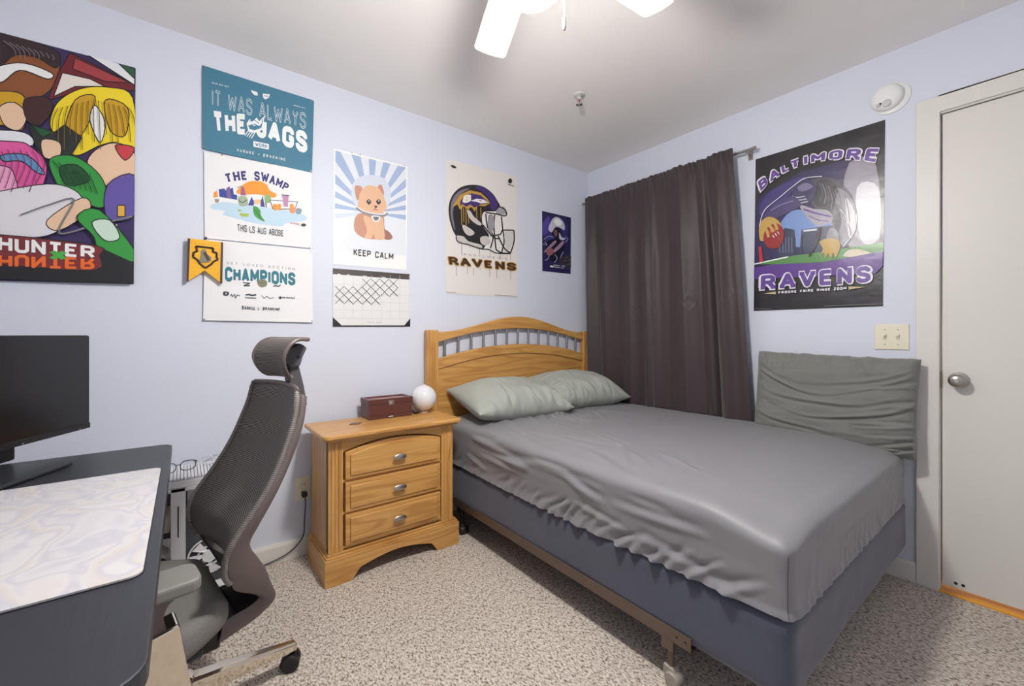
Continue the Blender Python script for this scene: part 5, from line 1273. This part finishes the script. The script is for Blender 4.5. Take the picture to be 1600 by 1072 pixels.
# generic player bending to the ball: back, jersey, helmet, reaching arm, planted hand
AR, JE, SKN = gk(72, 62, 108), gk(78, 72, 84), gk(196, 160, 84)
LT, MD, DKG = gk(206, 202, 210), gk(138, 132, 146), gk(46, 42, 52)
p.poly([(330, 360), (400, 330), (480, 335), (560, 400), (600, 500), (590, 610), (540, 690), (480, 650), (470, 560), (400, 500), (350, 440)], JE, 5)
p.poly([(470, 380), (560, 420), (596, 520), (586, 610), (540, 685), (500, 640), (520, 540)], MD, 5)
p.poly([(540, 430), (585, 500), (588, 590), (560, 640), (548, 540)], LT, 4)
p.poly([(300, 470), (370, 490), (450, 500), (475, 545), (440, 572), (395, 580), (340, 535)], gk(170, 164, 176), 4)
p.line([(320, 492), (390, 515), (468, 532)], 9, gk(98, 66, 150), 4); p.line([(350, 528), (400, 550), (455, 556)], 5, gk(98, 66, 150), 4)
p.poly([(400, 345), (470, 345), (500, 400), (470, 460), (400, 480), (365, 430)], DKG, 5)
for k in range(9): p.line([(400 + k * 17, 350 + k * 7), (420 + k * 17, 400 + k * 12), (410 + k * 19, 450 + k * 14)], 4, MD if k % 2 else gk(96, 90, 102), 4)
for k in range(6): p.line([(500 + k * 14, 470 + k * 24), (530 + k * 9, 500 + k * 26), (545 + k * 6, 545 + k * 22)], 4, LT if k % 2 else DKG, 4)
p.poly([(262, 420), (285, 365), (330, 340), (375, 355), (388, 400), (360, 455), (310, 470), (275, 460)], gk(58, 50, 92), 5)
p.poly([(290, 380), (330, 355), (370, 372), (350, 390), (310, 400)], gk(120, 112, 150), 4)
for k in range(3): p.line([(262 + k * 3, 425 + k * 16), (290 + k * 8, 432 + k * 14), (330 + k * 8, 425 + k * 14)], 6, gk(178, 182, 192), 4)
p.poly([(120, 540), (150, 485), (205, 448), (270, 425), (310, 470), (265, 500), (215, 525), (150, 548)], AR, 5); p.line([(150, 500), (210, 468), (270, 450)], 6, gk(120, 112, 160), 4)
p.poly([(470, 590), (500, 610), (508, 660), (470, 680), (440, 660), (450, 610)], MD, 4)
p.poly([(395, 590), (412, 600), (400, 660), (360, 735), (350, 730), (385, 650)], DKG, 3)
p.poly([(405, 662), (460, 645), (505, 655), (515, 690), (500, 730), (488, 745), (478, 720), (466, 752), (452, 722), (436, 748), (428, 720), (408, 742), (424, 700)], SKN, 2)
p.poly([(530, 735), (580, 700), (690, 725), (685, 740), (580, 745)], gk(206, 196, 170), 3)
p.poly([(92, 640), (90, 590), (108, 550), (145, 533), (185, 548), (205, 580), (180, 600), (150, 590), (130, 620), (118, 655), (98, 658)], SKN, 3)
p.poly([(112, 640), (132, 592), (175, 566), (212, 590), (220, 640), (200, 685), (165, 700), (128, 685)], gk(150, 36, 32), 5); p.poly([(135, 625), (160, 592), (195, 590), (165, 610)], gk(196, 80, 66), 4)
for q in ([(108, 585), (128, 600), (140, 640)], [(128, 565), (150, 585), (165, 612)], [(155, 552), (175, 572), (185, 600)]): p.line(q, 15, SKN, 4)
for k in range(3): p.line([(160 + k * 13, 628 - k * 9), (170 + k * 13, 642 - k * 9)], 4, WH)
p.line([(92, 585), (118, 500), (200, 430), (270, 372), (330, 332), (420, 322)], 4, gk(226, 224, 230), 4); p.line([(530, 690), (590, 610), (602, 520)], 4, gk(230, 228, 232), 4)
p.poly([(88, 690), (102, 688), (112, 765), (94, 770)], gk(190, 50, 40))
p.poly([(64, 800), (160, 782), (420, 772), (738, 712), (737, 790), (700, 830), (64, 860)], gk(92, 52, 140))
p.build('artwork', t)
p = Print('B', b + p.dep + .0004, C7)
VW, VP = gk(232, 228, 236), gk(98, 66, 150)
p.text('BALTIMORE', [(104, 402), (350, 258), (700, 254)], [(84, 340), (350, 208), (722, 172)], VW, .40, .10, slab=.16)
p.text('BALTIMORE', [(107, 394), (350, 252), (698, 248)], [(90, 346), (350, 214), (718, 178)], VP, .24, .26, slab=.12)
p.text('RAVENS', [(106, 920), (668, 882)], [(108, 834), (668, 784)], VW, .38, .10, slab=.16)
p.text('RAVENS', [(112, 913), (662, 876)], [(113, 840), (662, 790)], VP, .25, .23, slab=.13)
p.text('FROORE FRIRE RINGE ZOOM', [(194, 936), (546, 914)], [(194, 923), (546, 899)], VW, .28, .24)
p.poly([(118, 934), (180, 924), (180, 938)], gk(200, 186, 140)); p.poly([(560, 898), (645, 900), (560, 914)], gk(200, 186, 140))
p.line([(66, 1014), (155, 1015)], 3, gk(120, 118, 122)); p.line([(430, 1000), (735, 988)], 3, gk(120, 118, 122))
p.build('lettering', t)
